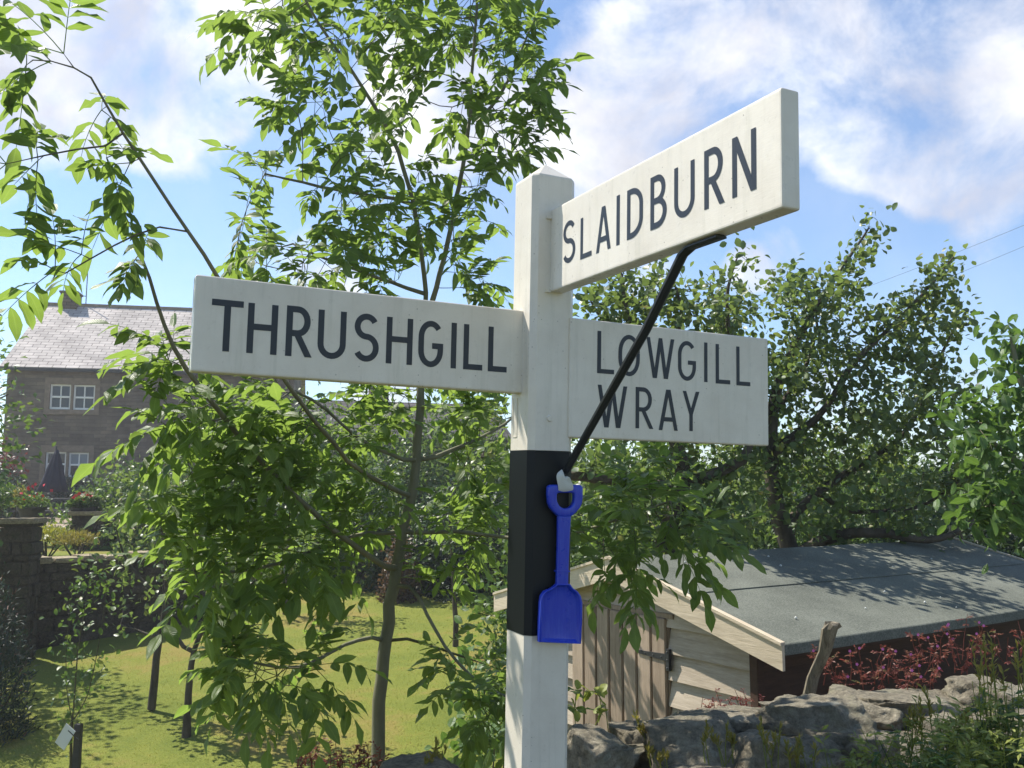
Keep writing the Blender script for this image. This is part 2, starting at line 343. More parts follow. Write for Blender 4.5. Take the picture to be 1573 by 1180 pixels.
class Acc:
    def __init__(s): s.V = []; s.T = []; s.Q = []; s.var = []; s.n = 0
    def add(s, V, T=None, Q=None, var=.5):
        s.V.append(V)
        if T is not None and len(T): s.T.append(np.asarray(T)+s.n)
        if Q is not None and len(Q): s.Q.append(np.asarray(Q)+s.n)
        var = np.asarray(var, float)
        if var.ndim == 0: var = np.full(len(V), float(var))
        if var.ndim == 1: var = np.stack([var, np.zeros(len(V)), np.zeros(len(V))], 1)
        s.var.append(var)
        s.n += len(V)
    def build(s, name, m, parent=None, smooth=False, origin=None):
        if not s.V: return None
        P = []
        if s.T: P.append(np.concatenate(s.T))
        if s.Q: P.append(np.concatenate(s.Q))
        return from_arrays(name, np.concatenate(s.V), P, m, parent, np.concatenate(s.var), smooth, origin)
def unit(a): return a/(np.linalg.norm(a, axis=-1, keepdims=True)+1e-9)
PR_LANCE = [(.12, .24), (.32, .45), (.56, .49), (.80, .29)]
PR_OVAL = [(.3, .42), (.62, .5), (.86, .28)]
PR_LOW = [(.5, .5)]
def leaves(acc, B, D, U, L, Wd, prof=PR_LOW, droop=.25, fold=.25, var=None, waver=0.):
    n = len(B)
    if n == 0: return
    B = np.asarray(B, float); D = unit(np.asarray(D, float)); U = np.asarray(U, float)
    S = unit(np.cross(D, U)); Nn = np.cross(S, D)
    L = np.broadcast_to(L, (n,))[:, None]; Wd = np.broadcast_to(Wd, (n,))[:, None]
    droop = np.broadcast_to(droop, (n,))[:, None]; fold = np.broadcast_to(fold, (n,))[:, None]
    ctr = lambda t: B + D*L*(t-.25*abs(droop)*t**3) - Nn*L*droop*t*t
    parts = [ctr(0.)]
    for t, w in prof:
        c = ctr(t); wv = (rng.normal(0, waver, (n, 1)) if waver else 0)
        parts += [c+S*Wd*w+Nn*Wd*w*(fold+wv), c, c-S*Wd*w+Nn*Wd*w*(fold-wv)]
    parts.append(ctr(1.))
    V = np.stack(parts, 1); k = V.shape[1]; b = np.arange(n)[:, None]*k
    T = [[0, 1, 2], [0, 2, 3]]; m = len(prof); Q = []
    for i in range(m-1):
        a0 = 1+3*i; Q += [[a0, a0+3, a0+4, a0+1], [a0+1, a0+4, a0+5, a0+2]]
    e = 1+3*(m-1); T += [[e, k-1, e+1], [e+1, k-1, e+2]]
    T = (b[:, :, None]+np.array(T)[None]).reshape(-1, 3)
    Q = (b[:, :, None]+np.array(Q)[None]).reshape(-1, 4) if Q else None
    if var is None: var = rng.random(n)
    gm = np.array([1.]+[0., 1., 0.]*m+[1.]); tt = np.array([0.]+[x for t, _ in prof for x in (t, t, t)]+[1.])
    acc.add(V.reshape(-1, 3), T, Q, np.stack([np.repeat(var, k), np.tile(gm, n), np.tile(tt, n)], 1))

def colonize(limbs, att, step, kill, iters=70, reach=9.):
    """limbs: list of (pts(k,3), radii). Returns nodes, parents, floor radii, is_limb."""
    P = []; par = []; fr = []
    for pts, rad in limbs:
        pts = np.asarray(pts, float); rad = np.asarray(rad, float)
        seg = np.linalg.norm(np.diff(pts, axis=0), axis=1); cum = np.r_[0, np.cumsum(seg)]
        m = max(2, int(cum[-1]/step)+1); tt = np.linspace(0, cum[-1], m)
        q = np.stack([np.interp(tt, cum, pts[:, i]) for i in range(3)], 1); r = np.interp(tt, cum, rad)
        # round the corners
        for _ in range(2): q[1:-1] = .25*q[:-2]+.5*q[1:-1]+.25*q[2:]
        if P: 
            A = np.array(P); j = int(np.argmin(((A-q[0])**2).sum(1))); prev = j
            start = 1 if np.linalg.norm(A[j]-q[0]) < step*1.2 else 0
        else: prev = -1; start = 0
        for i in range(start, m):
            P.append(q[i]); par.append(prev); fr.append(r[i]); prev = len(P)-1
    nl = len(P); att = np.asarray(att, float)
    A = np.array(P); d = np.full(len(att), 1e9); near = np.zeros(len(att), int)
    def upd(new, base):
        nonlocal d, near
        for c in range(0, len(new), 400):
            blk = new[c:c+400]; dd = ((att[:, None]-blk[None])**2).sum(-1); j = dd.argmin(1); v = dd[np.arange(len(att)), j]
            better = v < d; d = np.where(better, v, d); near = np.where(better, base+c+j, near)
    if len(att): upd(A, 0)
    for it in range(iters):
        keep = d > kill**2; att = att[keep]; d = d[keep]; near = near[keep]
        if not len(att): break
        act = d < reach**2
        if not act.any(): break
        ids, inv = np.unique(near[act], return_inverse=True)
        vec = unit(att[act]-A[near[act]]); sm = np.zeros((len(ids), 3)); np.add.at(sm, inv, vec)
        dr = unit(unit(sm)+rng.normal(0, .13, sm.shape)); new = A[ids]+dr*step
        dd = np.array([((A-q)**2).sum(1).min() for q in new]); pc = np.bincount([p for p in par if p >= 0], minlength=len(A))
        ok = (dd > (step*.55)**2) & (pc[ids] < 4)      # no knots of buds on one spot
        if not ok.all():
            bad = set(ids[~ok].tolist()); kp = np.array([k not in bad for k in near]); att = att[kp]; d = d[kp]; near = near[kp]
        if not ok.any(): continue
        ids = ids[ok]; new = new[ok]
        base = len(A); A = np.vstack([A, new]); par += list(ids)
        if len(att): upd(new, base)
        if len(A) > 9000: break
    return A, np.array(par), np.array(fr), nl
def radii(A, par, fr, nl, tip=.0016, ex=2.3):
    n = len(A); acc = np.zeros(n); r = np.zeros(n); nch = np.bincount(par[par >= 0], minlength=n)
    for i in range(n-1, -1, -1):
        r[i] = max(tip, acc[i]**(1/ex))
        if i < nl: r[i] = max(r[i]*.3, fr[i])
        if par[i] >= 0: acc[par[i]] += r[i]**ex if i >= nl else 0
        if i >= nl and par[i] < nl and par[i] >= 0: acc[par[i]] -= r[i]**ex
    for _ in range(3):   # ease the kinks out of the grown twigs
        P_ = A[par[nl:]]; ch_ = A.copy(); cnt = np.ones(n); np.add.at(ch_, par[nl:], A[nl:]); np.add.at(cnt, par[nl:], 1); ch_ /= cnt[:, None]
        A[nl:] = .5*A[nl:]+.25*P_+.25*ch_[nl:]
    for i in range(nl, n):   # never thicker than what carries it
        if r[i] > r[par[i]]*.75 and par[i] < nl: r[i] = r[par[i]]*.75
        elif r[i] > r[par[i]]: r[i] = r[par[i]]
    return r, nch
def wood(A, par, r, nl, thick, trunk_mat, twig_mat, parent, sides=10):
    n = len(A); kids = [[] for _ in range(n)]
    for i in range(n):
        if par[i] >= 0: kids[par[i]].append(i)
    big, small = Acc(), Acc()
    stack = [(0, -1)] + [(i, -1) for i in range(1, n) if par[i] < 0]
    while stack:
        s, pr = stack.pop(); ch = [pr] if pr >= 0 else []; ch.append(s); c = s
        while kids[c]:
            ks = sorted(kids[c], key=lambda k: -r[k] - (1 if (k < nl and c < nl) else 0)); 
            for k in ks[1:]: stack.append((k, c))
            c = ks[0]; ch.append(c)
        if len(ch) < 2: continue
        pts = A[ch].copy(); rr = r[ch].copy()
        if pr >= 0: rr[0] = rr[1]*1.15
        rr[-1] *= .5
        isb = rr.max() > thick
        if isb: pts = pts + rng.normal(0, 1, pts.shape)*np.minimum(rr, .02)[:, None]*.18
        V, Q = tube(pts, rr, sides if rr.max() > .02 else (6 if isb else 4)); (big if isb else small).add(V, Q=Q)
    nb_ = sum(len(q) for q in big.Q)
    for V_, Q_ in zip(small.V, small.Q): big.V.append(V_)
    off_ = big.n
    for Q_ in small.Q: big.Q.append(Q_+off_)
    big.var += small.var; o1 = big.build('trunk', [trunk_mat, twig_mat], parent, True)
    mi = np.zeros(len(o1.data.polygons), dtype=np.int32); mi[nb_:] = 1; o1.data.polygons.foreach_set('material_index', mi); return o1
def clusters(cl):
    out = []
    for px, py, rx, ry, Y, dY, n in cl:
        k = 0
        while k < n:
            a, b, c = rng.uniform(-1, 1, 3)
            if a*a+b*b+c*c > 1: continue
            out.append(at(px+a*rx, py+b*ry, Y+c*dY)); k += 1
    return np.array(out)
def limb(pts, r0, r1):
    P = [at(*p) for p in pts]; return (P, np.linspace(r0, r1, len(P)))

# ------------------------------------------------------------------ ground
YAW = .44857
d1 = Vector((math.cos(YAW), math.sin(YAW), 0)); d2 = Vector((-math.sin(YAW), math.cos(YAW), 0))
WC = Vector((.08, 2.98, 0))
def sm(a, b, x):
    t = min(1, max(0, (x-a)/(b-a))); return t*t*(3-2*t)
def gz(x, y):
    p = Vector((x, y, 0))-WC; v = p.dot(d2)
    bank = .42*sm(-1.3, -.25, v)
    bank += .04*noise.noise(Vector((x*2, y*2, 0)))*sm(-1.2, -.5, v)
    lawn = max(-1.05, -1.0+.085*(y-8)) + .05*noise.noise(Vector((x*.25, y*.25, 3)))
    if y > 34: lawn = 1.2 - .004*(y-34)
    tr = sm(-4.2, -4.9, x)*sm(0, .12, y-(12.82+(x+6.8)*(1.0 if x > -6.8 else .15)))
    if tr > 0 and y < 34: lawn = max(lawn, lawn*(1-tr)+tr*(.55+.012*(y-13)))
    return lawn*sm(-.05, .05, v)+bank*(1-sm(-.05, .05, v))
def sheet(name, xs, ys, zf, m, off=0., kind='structure'):
    X, Yg = np.meshgrid(xs, ys); Z = np.array([[zf(x, y)+off for x in xs] for y in ys])
    V = np.stack([X, Yg, Z], -1).reshape(-1, 3); nx, ny = len(xs), len(ys)
    i = (np.arange(ny-1)[:, None]*nx+np.arange(nx-1)[None]).ravel()
    o = from_arrays(name, V, [np.stack([i, i+1, i+nx+1, i+nx], 1)], m, None, None, True); tag(o, kind=kind); return o
xs = np.unique(np.r_[np.arange(-9, 8, .16), np.arange(-24, 20, 1.), np.linspace(-900, 900, 41)])
ys = np.unique(np.r_[np.arange(1, 16, .16), np.arange(-6, 36, .6), np.linspace(-120, 1500, 41)])
sheet('lawn', xs, ys, gz, 'lawn')
# road under the photographer, bank of soil in front of the wall
def strip(name, u0, u1, v0, v1, nu, nv, m, off):
    V = []; 
    for a in np.linspace(u0, u1, nu):
        for b_ in np.linspace(v0, v1, nv):
            p = WC+d1*a+d2*b_; V.append((p.x, p.y, gz(p.x, p.y)+off))
    i = (np.arange(nu-1)[:, None]*nv+np.arange(nv-1)[None]).ravel()
    o = from_arrays(name, V, [np.stack([i, i+nv, i+nv+1, i+1], 1)], m, None, None, True); return tag(o, kind='structure')
strip('road', -14, 14, -6, -1.55, 60, 10, 'asphalt', .006)
strip('verge', -14, 14, -1.55, -.12, 120, 16, 'verge_soil', .012)
pv = []
for x, y in ((-16, 20.5), (-5.5, 20.5), (-5.5, 29.6), (-16, 29.6)): pv.append((x, y))
sheet('patio', np.arange(-17, -5.4, .5), np.arange(18.5, 30, .5), gz, 'gravel', .012)

# ------------------------------------------------------------------ the signpost
TX, TY = .01779, .01951
Rm = Matrix.Rotation(TX, 3, 'X') @ Matrix.Rotation(TY, 3, 'Y') @ Matrix.Rotation(YAW, 3, 'Z')
O = Vector((.07715, 2.5, CAMZ)); BASE = 1.32
sp_loc = O - Rm @ Vector((0, 0, BASE))
sign = thing('signpost', sp_loc, 'white signpost with a black band and three direction arms before the stone wall', 'signpost', rot=Rm.to_euler())
def L2(px, py, y=None, x=None):
    """ray through a pixel onto a plane of the post's own frame; local coords, z measured from camera height"""
    r = Rm.transposed() @ ray(px, py); c = Rm.transposed() @ (CAM-O)
    t = (y-c.y)/r.y if y is not None else (x-c.x)/r.x
    return c + r*t
S2 = .13513/2; CH = .0156
ZT = L2(886, 279, y=-S2).z
def octa(bm, s, c, z0, z1, cap=0):
    pts = [(-s, -s+c), (-s+c, -s), (s-c, -s), (s, -s+c), (s, s-c), (s-c, s), (-s+c, s), (-s, s-c)]
    a = [bm.verts.new((x, y, z0+BASE)) for x, y in pts]; b = [bm.verts.new((x, y, z1+BASE)) for x, y in pts]
    for i in range(8): bm.faces.new((a[i], a[(i+1) % 8], b[(i+1) % 8], b[i]))
    bm.faces.new(a[::-1])
    if cap:
        k = .78; m = [bm.verts.new((x*.97, y*.97, z1+BASE+.006)) for x, y in pts]
        for i in range(8): bm.faces.new((b[i], b[(i+1) % 8], m[(i+1) % 8], m[i]))
        n = [bm.verts.new((x*.06, y*.06, z1+BASE+cap)) for x, y in pts]
        for i in range(8): bm.faces.new((m[i], m[(i+1) % 8], n[(i+1) % 8], n[i]))
        bm.faces.new(n)
    else: bm.faces.new(b)
B0, B1 = .10644, -.38049
bm = bmesh.new(); octa(bm, S2, CH, B0+.0005, ZT, .056); octa(bm, S2, CH, -BASE-.1, B1-.0005); o = bmobj('post', bm, 'white_paint', sign)
bv = o.modifiers.new('b', 'BEVEL'); bv.width = .0025; bv.segments = 2; bv.limit_method = 'ANGLE'; bv.angle_limit = .3
bm = bmesh.new(); octa(bm, S2+.0012, CH, B1, B0); bmobj('black_band', bm, 'black_paint', sign)['label'] = 'black painted band round the middle of the white post'
# --- stroke alphabet
def arc(cx, cy, rx, ry, a0, a1, n=14): return [(cx+rx*math.cos(math.radians(a0+(a1-a0)*i/n)), cy+ry*math.sin(math.radians(a0+(a1-a0)*i/n))) for i in range(n+1)]
def glyph(ch, w, h, t):
    """strokes: ('l', centreline) ribbons with square ends, ('d', x0,y0,x1,y1) diagonals cut level"""
    l, r, b, T = t/2, w-t/2, t/2, h-t/2
    if ch == 'T': return [('l', [(0, T), (w, T)]), ('l', [(w/2, 0), (w/2, h-t*.5)])]
    if ch == 'H': return [('l', [(l, 0), (l, h)]), ('l', [(r, 0), (r, h)]), ('l', [(l, h*.53), (r, h*.53)])]
    if ch == 'I': return [('l', [(w/2, 0), (w/2, h)])]
    if ch == 'L': return [('l', [(l, h), (l, 0)]), ('l', [(0, b), (w, b)])]
    if ch == 'O': 
        ry = min(h/2-t/2, (w-t)*.75); q = h/2
        return [('l', arc(w/2, T-ry, w/2-t/2, ry, 0, 180) + arc(w/2, b+ry, w/2-t/2, ry, 180, 360) + [(r, T-ry)])]
    if ch == 'U': ry = (w-t)/2*1.05; return [('l', [(l, h)]+arc(w/2, b+ry, w/2-t/2, ry, 180, 360)+[(r, h)])]
    if ch == 'R':
        m = h*.46; ry = (T-m)/2
        return [('l', [(l, 0), (l, h)]), ('l', [(l, T), (w*.45, T)]+arc(w*.45, m+ry, w*.50-t/2, ry, 90, -90)+[(l, m)]), ('d', w*.42, m, r+t*.12, 0)]
    if ch == 'B':
        m = h*.52; r1 = (T-m)/2; r2 = (m-b)/2
        return [('l', [(l, 0), (l, h)]), ('l', [(l, T), (w*.42, T)]+arc(w*.42, m+r1, w*.5-t/2, r1, 90, -90)+[(l, m)]), ('l', [(l, m), (w*.42, m)]+arc(w*.42, b+r2, w*.58-t/2, r2, 90, -90)+[(l, b)])]
    if ch == 'D': 
        rx = w*.72-t/2; x = w-t/2-rx
        return [('l', [(l, 0), (l, h)]), ('l', [(l, T), (x, T)]+arc(x, T-rx*.9, rx, rx*.9, 90, 0)+arc(x, b+rx*.9, rx, rx*.9, 0, -90)+[(l, b)])]
    if ch == 'S':
        m = h*.52; r1 = (T-m)/2; r2 = (m-b)/2; rx = w/2-t/2
        return [('l', arc(w/2, m+r1, rx*.93, r1, 28, 262, 18)+arc(w/2, b+r2, rx, r2, 82, -152, 20))]
    if ch == 'G':
        rx = w/2-t/2; ry = min(h/2-t/2, rx*1.35)
        return [('l', arc(w/2, T-ry, rx, ry, 38, 180)+arc(w/2, b+ry, rx, ry, 180, 360)+[(r, h*.46)]), ('l', [(w*.55, h*.46-t*.0), (w, h*.46)])]
    if ch == 'N': return [('l', [(l, 0), (l, h)]), ('l', [(r, 0), (r, h)]), ('d', l+t*.08, h, r-t*.08, 0)]
    if ch == 'A': return [('d', w/2-t*.12, h, t*.45, 0), ('d', w/2+t*.12, h, w-t*.45, 0), ('l', [(w*.24, h*.27), (w*.76, h*.27)])]
    if ch == 'Y': return [('d', t*.5, h, w/2, h*.42), ('d', w-t*.5, h, w/2, h*.42), ('l', [(w/2, 0), (w/2, h*.45)])]
    if ch == 'W': return [('d', t*.45, h, w*.29, 0), ('d', w/2, h, w*.31, 0), ('d', w/2, h, w*.69, 0), ('d', w-t*.45, h, w*.71, 0)]
def ribbon(pts, t):
    P = [Vector((*p, 0)) for p in pts]; L_, R_ = [], []
    for i, p in enumerate(P):
        a = (p-P[i-1]).normalized() if i else None; c = (P[i+1]-p).normalized() if i < len(P)-1 else None
        if a is None: a = c
        if c is None: c = a
        if a.length < .5: a = c
        if c.length < .5: c = a
        n = Vector((-(a+c).y, (a+c).x, 0)); n = n.normalized() if n.length > 1e-6 else Vector((-a.y, a.x, 0))
        k = min(1.5, 1/max(.5, n.dot(Vector((-a.y, a.x, 0)))))
        L_.append(p+n*t/2*k); R_.append(p-n*t/2*k)
    return L_, R_
def put(bm, ch, M, w, h, t):
    """M maps (u,v) in the letter box to local 3d; q = sheet height out of the plate"""
    for k, s in enumerate(glyph(ch, w, h, t)):
        q = .0006+.00012*k
        if s[0] == 'l':
            pts = [p for i, p in enumerate(s[1]) if i == 0 or (abs(p[0]-s[1][i-1][0])+abs(p[1]-s[1][i-1][1])) > 1e-5]
            A, B = ribbon(pts, t)
        else:
            _, x0, y0, x1, y1 = s; L = math.hypot(x1-x0, y1-y0); hw = t*L/abs(y1-y0)/2*1.0
            A = [Vector((x0-hw, y0, 0)), Vector((x1-hw, y1, 0))]; B = [Vector((x0+hw, y0, 0)), Vector((x1+hw, y1, 0))]
        a = [bm.verts.new(M(v.x, v.y, q)) for v in A]; b = [bm.verts.new(M(v.x, v.y, q)) for v in B]
        for i in range(len(a)-1): bm.faces.new((a[i], a[i+1], b[i+1], b[i]))
def lettering(spec, plane, arm, zoom, off, thick, name='lettering'):
    """spec: (char, x_left, x_right, y_top, y_bottom) in zoomed pixels measured at the letter's middle"""
    bm = bmesh.new()
    for ch, xl, xr, yt, yb in spec:
        xm = (xl+xr)/2
        c = [L2(x/zoom+off[0], y/zoom+off[1], **plane) for x, y in ((xl, (yt+yb)/2), (xr, (yt+yb)/2), (xm, yt), (xm, yb))]
        if 'y' in plane:
            u0, u1, v1, v0 = c[0].x, c[1].x, c[2].z, c[3].z
            M = lambda u, v, q, u0=u0, v0=v0: Vector((u0+u, plane['y']-q, v0+v+BASE))
        else:
            u0, u1, v1, v0 = -c[0].y, -c[1].y, c[2].z, c[3].z
            M = lambda u, v, q, u0=u0, v0=v0: Vector((plane['x']-q, -(u0+u), v0+v+BASE))
        w = u1-u0; h = v1-v0; tt = thick*h
        if ch == 'I': w_ = w
        put(bm, ch, M, w, h, tt if ch != 'I' else tt)
    me = bpy.data.meshes.new(name); bm.to_mesh(me); bm.free()
    o = link(name, me, 'lettering', arm); 
    return o
# left arm THRUSHGILL
def armbox(name, lo, hi, skew_axis=0, skew=0., bev=.006):
    bm = bmesh.new(); bbox(bm, lo, hi); bmesh.ops.bevel(bm, geom=bm.edges[:], offset=bev, segments=3, affect='EDGES', profile=.6)
    for v in bm.verts:
        k = abs(v.co[skew_axis])-S2
        v.co.z += skew*k + BASE
    o = bmobj(name, bm, 'white_paint', sign, smooth=False)
    md = o.modifiers.new('w', 'WEIGHTED_NORMAL') if False else None
    return o
a1 = armbox('direction_arm', (-S2-.86331, -.01195, .26381), (-S2+.004, -.01195+.045, .49452), 0, .00366); a1['label'] = 'left white arm lettered THRUSHGILL'
def warp(o, axis, skew, sgn=1): pass
zt = 2.6217
lettering([('T', 167, 296, 212, 420), ('H', 314, 436, 228, 430), ('R', 470, 573, 238, 441), ('U', 598, 712, 255, 450), ('S', 742, 845, 267, 461), ('H', 874, 980, 284, 471), ('G', 1003, 1103, 296, 483),
           ('I', 1134, 1157, 304, 488), ('L', 1185, 1262, 312, 494), ('L', 1284, 1360, 322, 502)], {'y': -.01195}, a1, zt, (260, 380), .125)
a2 = armbox('direction_arm', (S2-.02, -.0744, .14415), (S2+.68293, -.0744+.032, .47664), 0, -.00207); a2['label'] = 'right white arm lettered LOWGILL and WRAY'
zl = 3.146
lettering([('L', 495, 577, 187, 391), ('O', 597, 701, 203, 403), ('W', 733, 866, 219, 414), ('G', 885, 972, 233, 425), ('I', 1009, 1030, 240, 431), ('L', 1067, 1137, 250, 440), ('L', 1167, 1234, 262, 449),
           ('W', 497, 638, 448, 652), ('R', 680, 763, 457, 656), ('A', 793, 883, 468, 665), ('Y', 908, 988, 476, 668)], {'y': -.0744}, a2, zl, (760, 450), .105)
a3 = armbox('direction_arm', (-.01443, -S2-.91019, .54237), (-.01443+.04375, -S2+.004, .7738), 1, -.00187); a3['label'] = 'raised right white arm lettered SLAIDBURN'
lettering([('S', 330, 390, 752, 955), ('L', 415, 469, 730, 930), ('A', 492, 560, 683, 898), ('I', 589, 604, 630, 870), ('D', 640, 716, 590, 832), ('B', 753, 831, 528, 785), ('U', 868, 966, 478, 735),
           ('R', 1013, 1107, 395, 683), ('N', 1148, 1264, 328, 622)], {'x': -.01443}, a3, zl, (760, 100), .115)
# brace rod
def L3(p): return Rm @ p + O
xa = -.01443+.022
pb = L2(1052, 383, x=xa); pe = L2(1108, 366, x=xa); pp = L2(868, 742, y=-S2-.008)
under = .5418
pts = [Vector((xa, pe.y, under-.006)), Vector((xa, pb.y-.02, under-.006)), Vector((xa, pb.y+.008, under-.016)), Vector((pp.x*.3+xa*.7, pb.y*.72+pp.y*.28, (under-.02)*.72+pp.z*.28)), Vector((pp.x, pp.y-.002, pp.z+.03)), Vector((pp.x, pp.y, pp.z-.02))]
bm = bmesh.new()
def barseg(bm, P, ws, th):
    rings = []
    for i, p in enumerate(P):
        tg = ((P[min(i+1, len(P)-1)]-P[max(i-1, 0)])).normalized(); sd = Vector((1, 0, 0)); sd = (sd-tg*sd.dot(tg)).normalized(); n = tg.cross(sd)
        w = ws[i]/2; h = th[i]/2
        ring = []
        for k in range(8):
            a = math.pi/4*k+math.pi/8; ring.append(bm.verts.new(p+sd*w*math.cos(a)*1.08+n*h*math.sin(a)*1.08+Vector((0, 0, BASE))))
        rings.append(ring)
    for a, b_ in zip(rings[:-1], rings[1:]):
        for k in range(8): bm.faces.new((a[k], a[(k+1) % 8], b_[(k+1) % 8], b_[k]))
    bm.faces.new(rings[0][::-1]); bm.faces.new(rings[-1])
barseg(bm, pts, [.028, .028, .024, .023, .021, .018], [.010, .010, .016, .017, .016, .008])
bmobj('support_brace', bm, 'iron', sign, smooth=False)['label'] = 'black iron rod holding up the SLAIDBURN arm'
# bolt head and the routed panel line
c = L2(844, 643, y=-S2); bm = bmesh.new(); bmesh.ops.create_cone(bm, cap_ends=True, segments=20, radius1=.0095, radius2=.007, depth=.005, matrix=Matrix.Translation((c.x, -S2-.0022, c.z+BASE)) @ Matrix.Rotation(math.pi/2, 4, 'X')); bmobj('bolt', bm, 'white_paint', sign)
c = L2(822, 452, y=-S2)
bm = bmesh.new(); z0 = L2(790, 672, x=-S2).z; z1 = L2(790, 612, x=-S2).z
for lo, hi in (((-S2-.0012, .012, z0), (-S2, .040, z0+.0025)), ((-S2-.0012, .0375, z0+.0026), (-S2, .040, z1)), ((-S2-.0012, .012, z0+.0026), (-S2, .0145, z1))):
    bbox(bm, (lo[0], lo[1], lo[2]+BASE), (hi[0], hi[1], hi[2]+BASE))
bmobj('panel_beading', bm, 'white_paint', sign)
for px, py in ((847, 448), (846, 335)):
    bm = bmesh.new(); c = L2(px, py, y=-S2); bbox(bm, (-.03, -S2-.006, c.z+BASE-.004), (-.0146, -S2+.001, c.z+BASE+.004))
    bmobj('arm_bracket', bm, 'white_paint', sign)

# ------------------------------------------------------------------ toy spade on the post
spy = -S2-.020
def Z3(x, y): p = L2(x/3.277+740, y/3.277+660, y=spy); return (p.x, p.z)
hang = L3(Vector((Z3(415, 300)[0], spy, Z3(415, 300)[1])))
spade = thing('toy_spade', hang, 'blue plastic toy spade hanging upright against the black band of the signpost', 'toy spade', rot=Rm.to_euler())
hx, hz = Z3(415, 300)
def sl_(pts): return [(a-hx, b-hz) for a, b in (Z3(*p) for p in pts)]
def outl(bm, outer, inner, y0, y1):
    """ring between two outlines with the same count"""
    n = len(outer); A = [[bm.verts.new((x, y, z)) for x, z in o] for o in (outer, inner) for y in (y0, y1)]
    of, ob, i_f, ib = A
    for i in range(n):
        j = (i+1) % n
        bm.faces.new((of[i], of[j], i_f[j], i_f[i])); bm.faces.new((ob[j], ob[i], ib[i], ib[j]))
        bm.faces.new((of[j], of[i], ob[i], ob[j])); bm.faces.new((i_f[i], i_f[j], ib[j], ib[i]))
# handle loop: walk both outlines from the top centre clockwise
out_p = [(415, 277), (460, 277), (492, 278), (503, 290), (503, 330), (500, 368), (488, 395), (465, 420), (447, 436), (415, 440), (381, 436), (365, 420), (343, 395), (332, 368), (329, 330), (329, 290), (338, 278), (370, 277)]
in_p = [(415, 318), (440, 318), (456, 319), (460, 326), (461, 345), (459, 362), (453, 375), (444, 386), (432, 393), (415, 397), (400, 393), (388, 386), (380, 375), (374, 362), (372, 345), (373, 326), (377, 319), (392, 318)]
bm = bmesh.new(); outl(bm, sl_(out_p), sl_(in_p), -.009, .009)
o = bmobj('handle', bm, 'blue_plastic', spade); 
for pl in o.data.polygons: pl.use_smooth = True
b_ = o.modifiers.new('b', 'BEVEL'); b_.width = .004; b_.segments = 3; b_.limit_method = 'ANGLE'
bm = bmesh.new(); prism(bm, sl_([(381, 430), (447, 430), (441, 520), (434, 700), (432, 790), (372, 790), (376, 700), (380, 520)]), -.008, .008); 
o = bmobj('shaft', bm, 'blue_plastic', spade); b_ = o.modifiers.new('b', 'BEVEL'); b_.width = .006; b_.segments = 4; b_.limit_method = 'ANGLE'
bm = bmesh.new(); prism(bm, sl_([(372, 708), (436, 708), (436, 716), (372, 716)]), -.0095, .0095)
bl = [(372, 775), (436, 775), (452, 797), (474, 812), (490, 835), (498, 870), (497, 950), (491, 1076), (385, 1072), (281, 1067), (284, 960), (288, 870), (294, 835), (310, 812), (345, 797), (362, 785)]
bmobj('shaft_collar', bm, 'blue_plastic', spade)
bm = bmesh.new(); P = sl_(bl); cx_ = sum(p[0] for p in P)/len(P); cz_ = sum(p[1] for p in P)/len(P)
f0 = [bm.verts.new((x, -.010, z)) for x, z in P]; bk = [bm.verts.new((x, .004, z)) for x, z in P]
def inn(k, y, kz=None): return [bm.verts.new((cx_+(x-cx_)*k, y, cz_+(z-cz_)*(kz or k) - (.004 if z < cz_-.03 else 0))) for x, z in P]
i1 = inn(.90, -.010, .94); i2 = inn(.80, .0005, .86); i3 = inn(.4, .002, .5); n = len(P)
for A, B in ((f0, i1), (i1, i2), (i2, i3), (bk, f0)):
    for i in range(n): bm.faces.new((A[i], A[(i+1) % n], B[(i+1) % n], B[i]))
bm.faces.new(i3); bm.faces.new(bk[::-1])
o = bmobj('blade', bm, 'blue_plastic', spade); b_ = o.modifiers.new('b', 'BEVEL'); b_.width = .0018; b_.segments = 2; b_.limit_method = 'ANGLE'; b_.angle_limit = .5
for pl in o.data.polygons: pl.use_smooth = True
# tape that ties it on
tp = thing('tape_tie', hang, 'crumpled strip of white tape knotted round the top of the blue spade handle', 'tape', rot=Rm.to_euler())
bm = bmesh.new()
def quadstrip(rows):
    R_ = [[bm.verts.new(v) for v in r] for r in rows]
    for a, b2 in zip(R_[:-1], R_[1:]):
        for k in range(len(a)-1): bm.faces.new((a[k], a[k+1], b2[k+1], b2[k]))
pl_ = sl_([(378, 316), (402, 320), (430, 318), (453, 314), (372, 280), (400, 284), (430, 282), (453, 280), (364, 240), (385, 250), (412, 262), (440, 262), (370, 215), (386, 226), (408, 250), (428, 240), (388, 205), (396, 215), (408, 246), (418, 236), (394, 196), (397, 206), (408, 240), (416, 232)])
ys_ = [-.0105, -.0115, -.011, -.0105, -.0125, -.017, -.015, -.012, -.010, -.021, -.013, -.014, -.008, -.024, -.016, -.020, -.010, -.022, -.010, -.018, -.008, -.014, -.008, -.010]
rows = [[(pl_[r*4+k][0], ys_[r*4+k], pl_[r*4+k][1]) for k in range(4)] for r in range(6)]
under_ = [(x, .0105, z) for x, _, z in rows[0]]
quadstrip([[(x, .0105, z+.012) for x, _, z in rows[0]], under_, rows[0]]+rows[1:])
o = bmobj('tape_strip', bm, 'tape', tp); s_ = o.modifiers.new('s', 'SOLIDIFY'); s_.thickness = .0012; s_ = o.modifiers.new('u', 'SUBSURF'); s_.levels = s_.render_levels = 2
for pl in o.data.polygons: pl.use_smooth = True

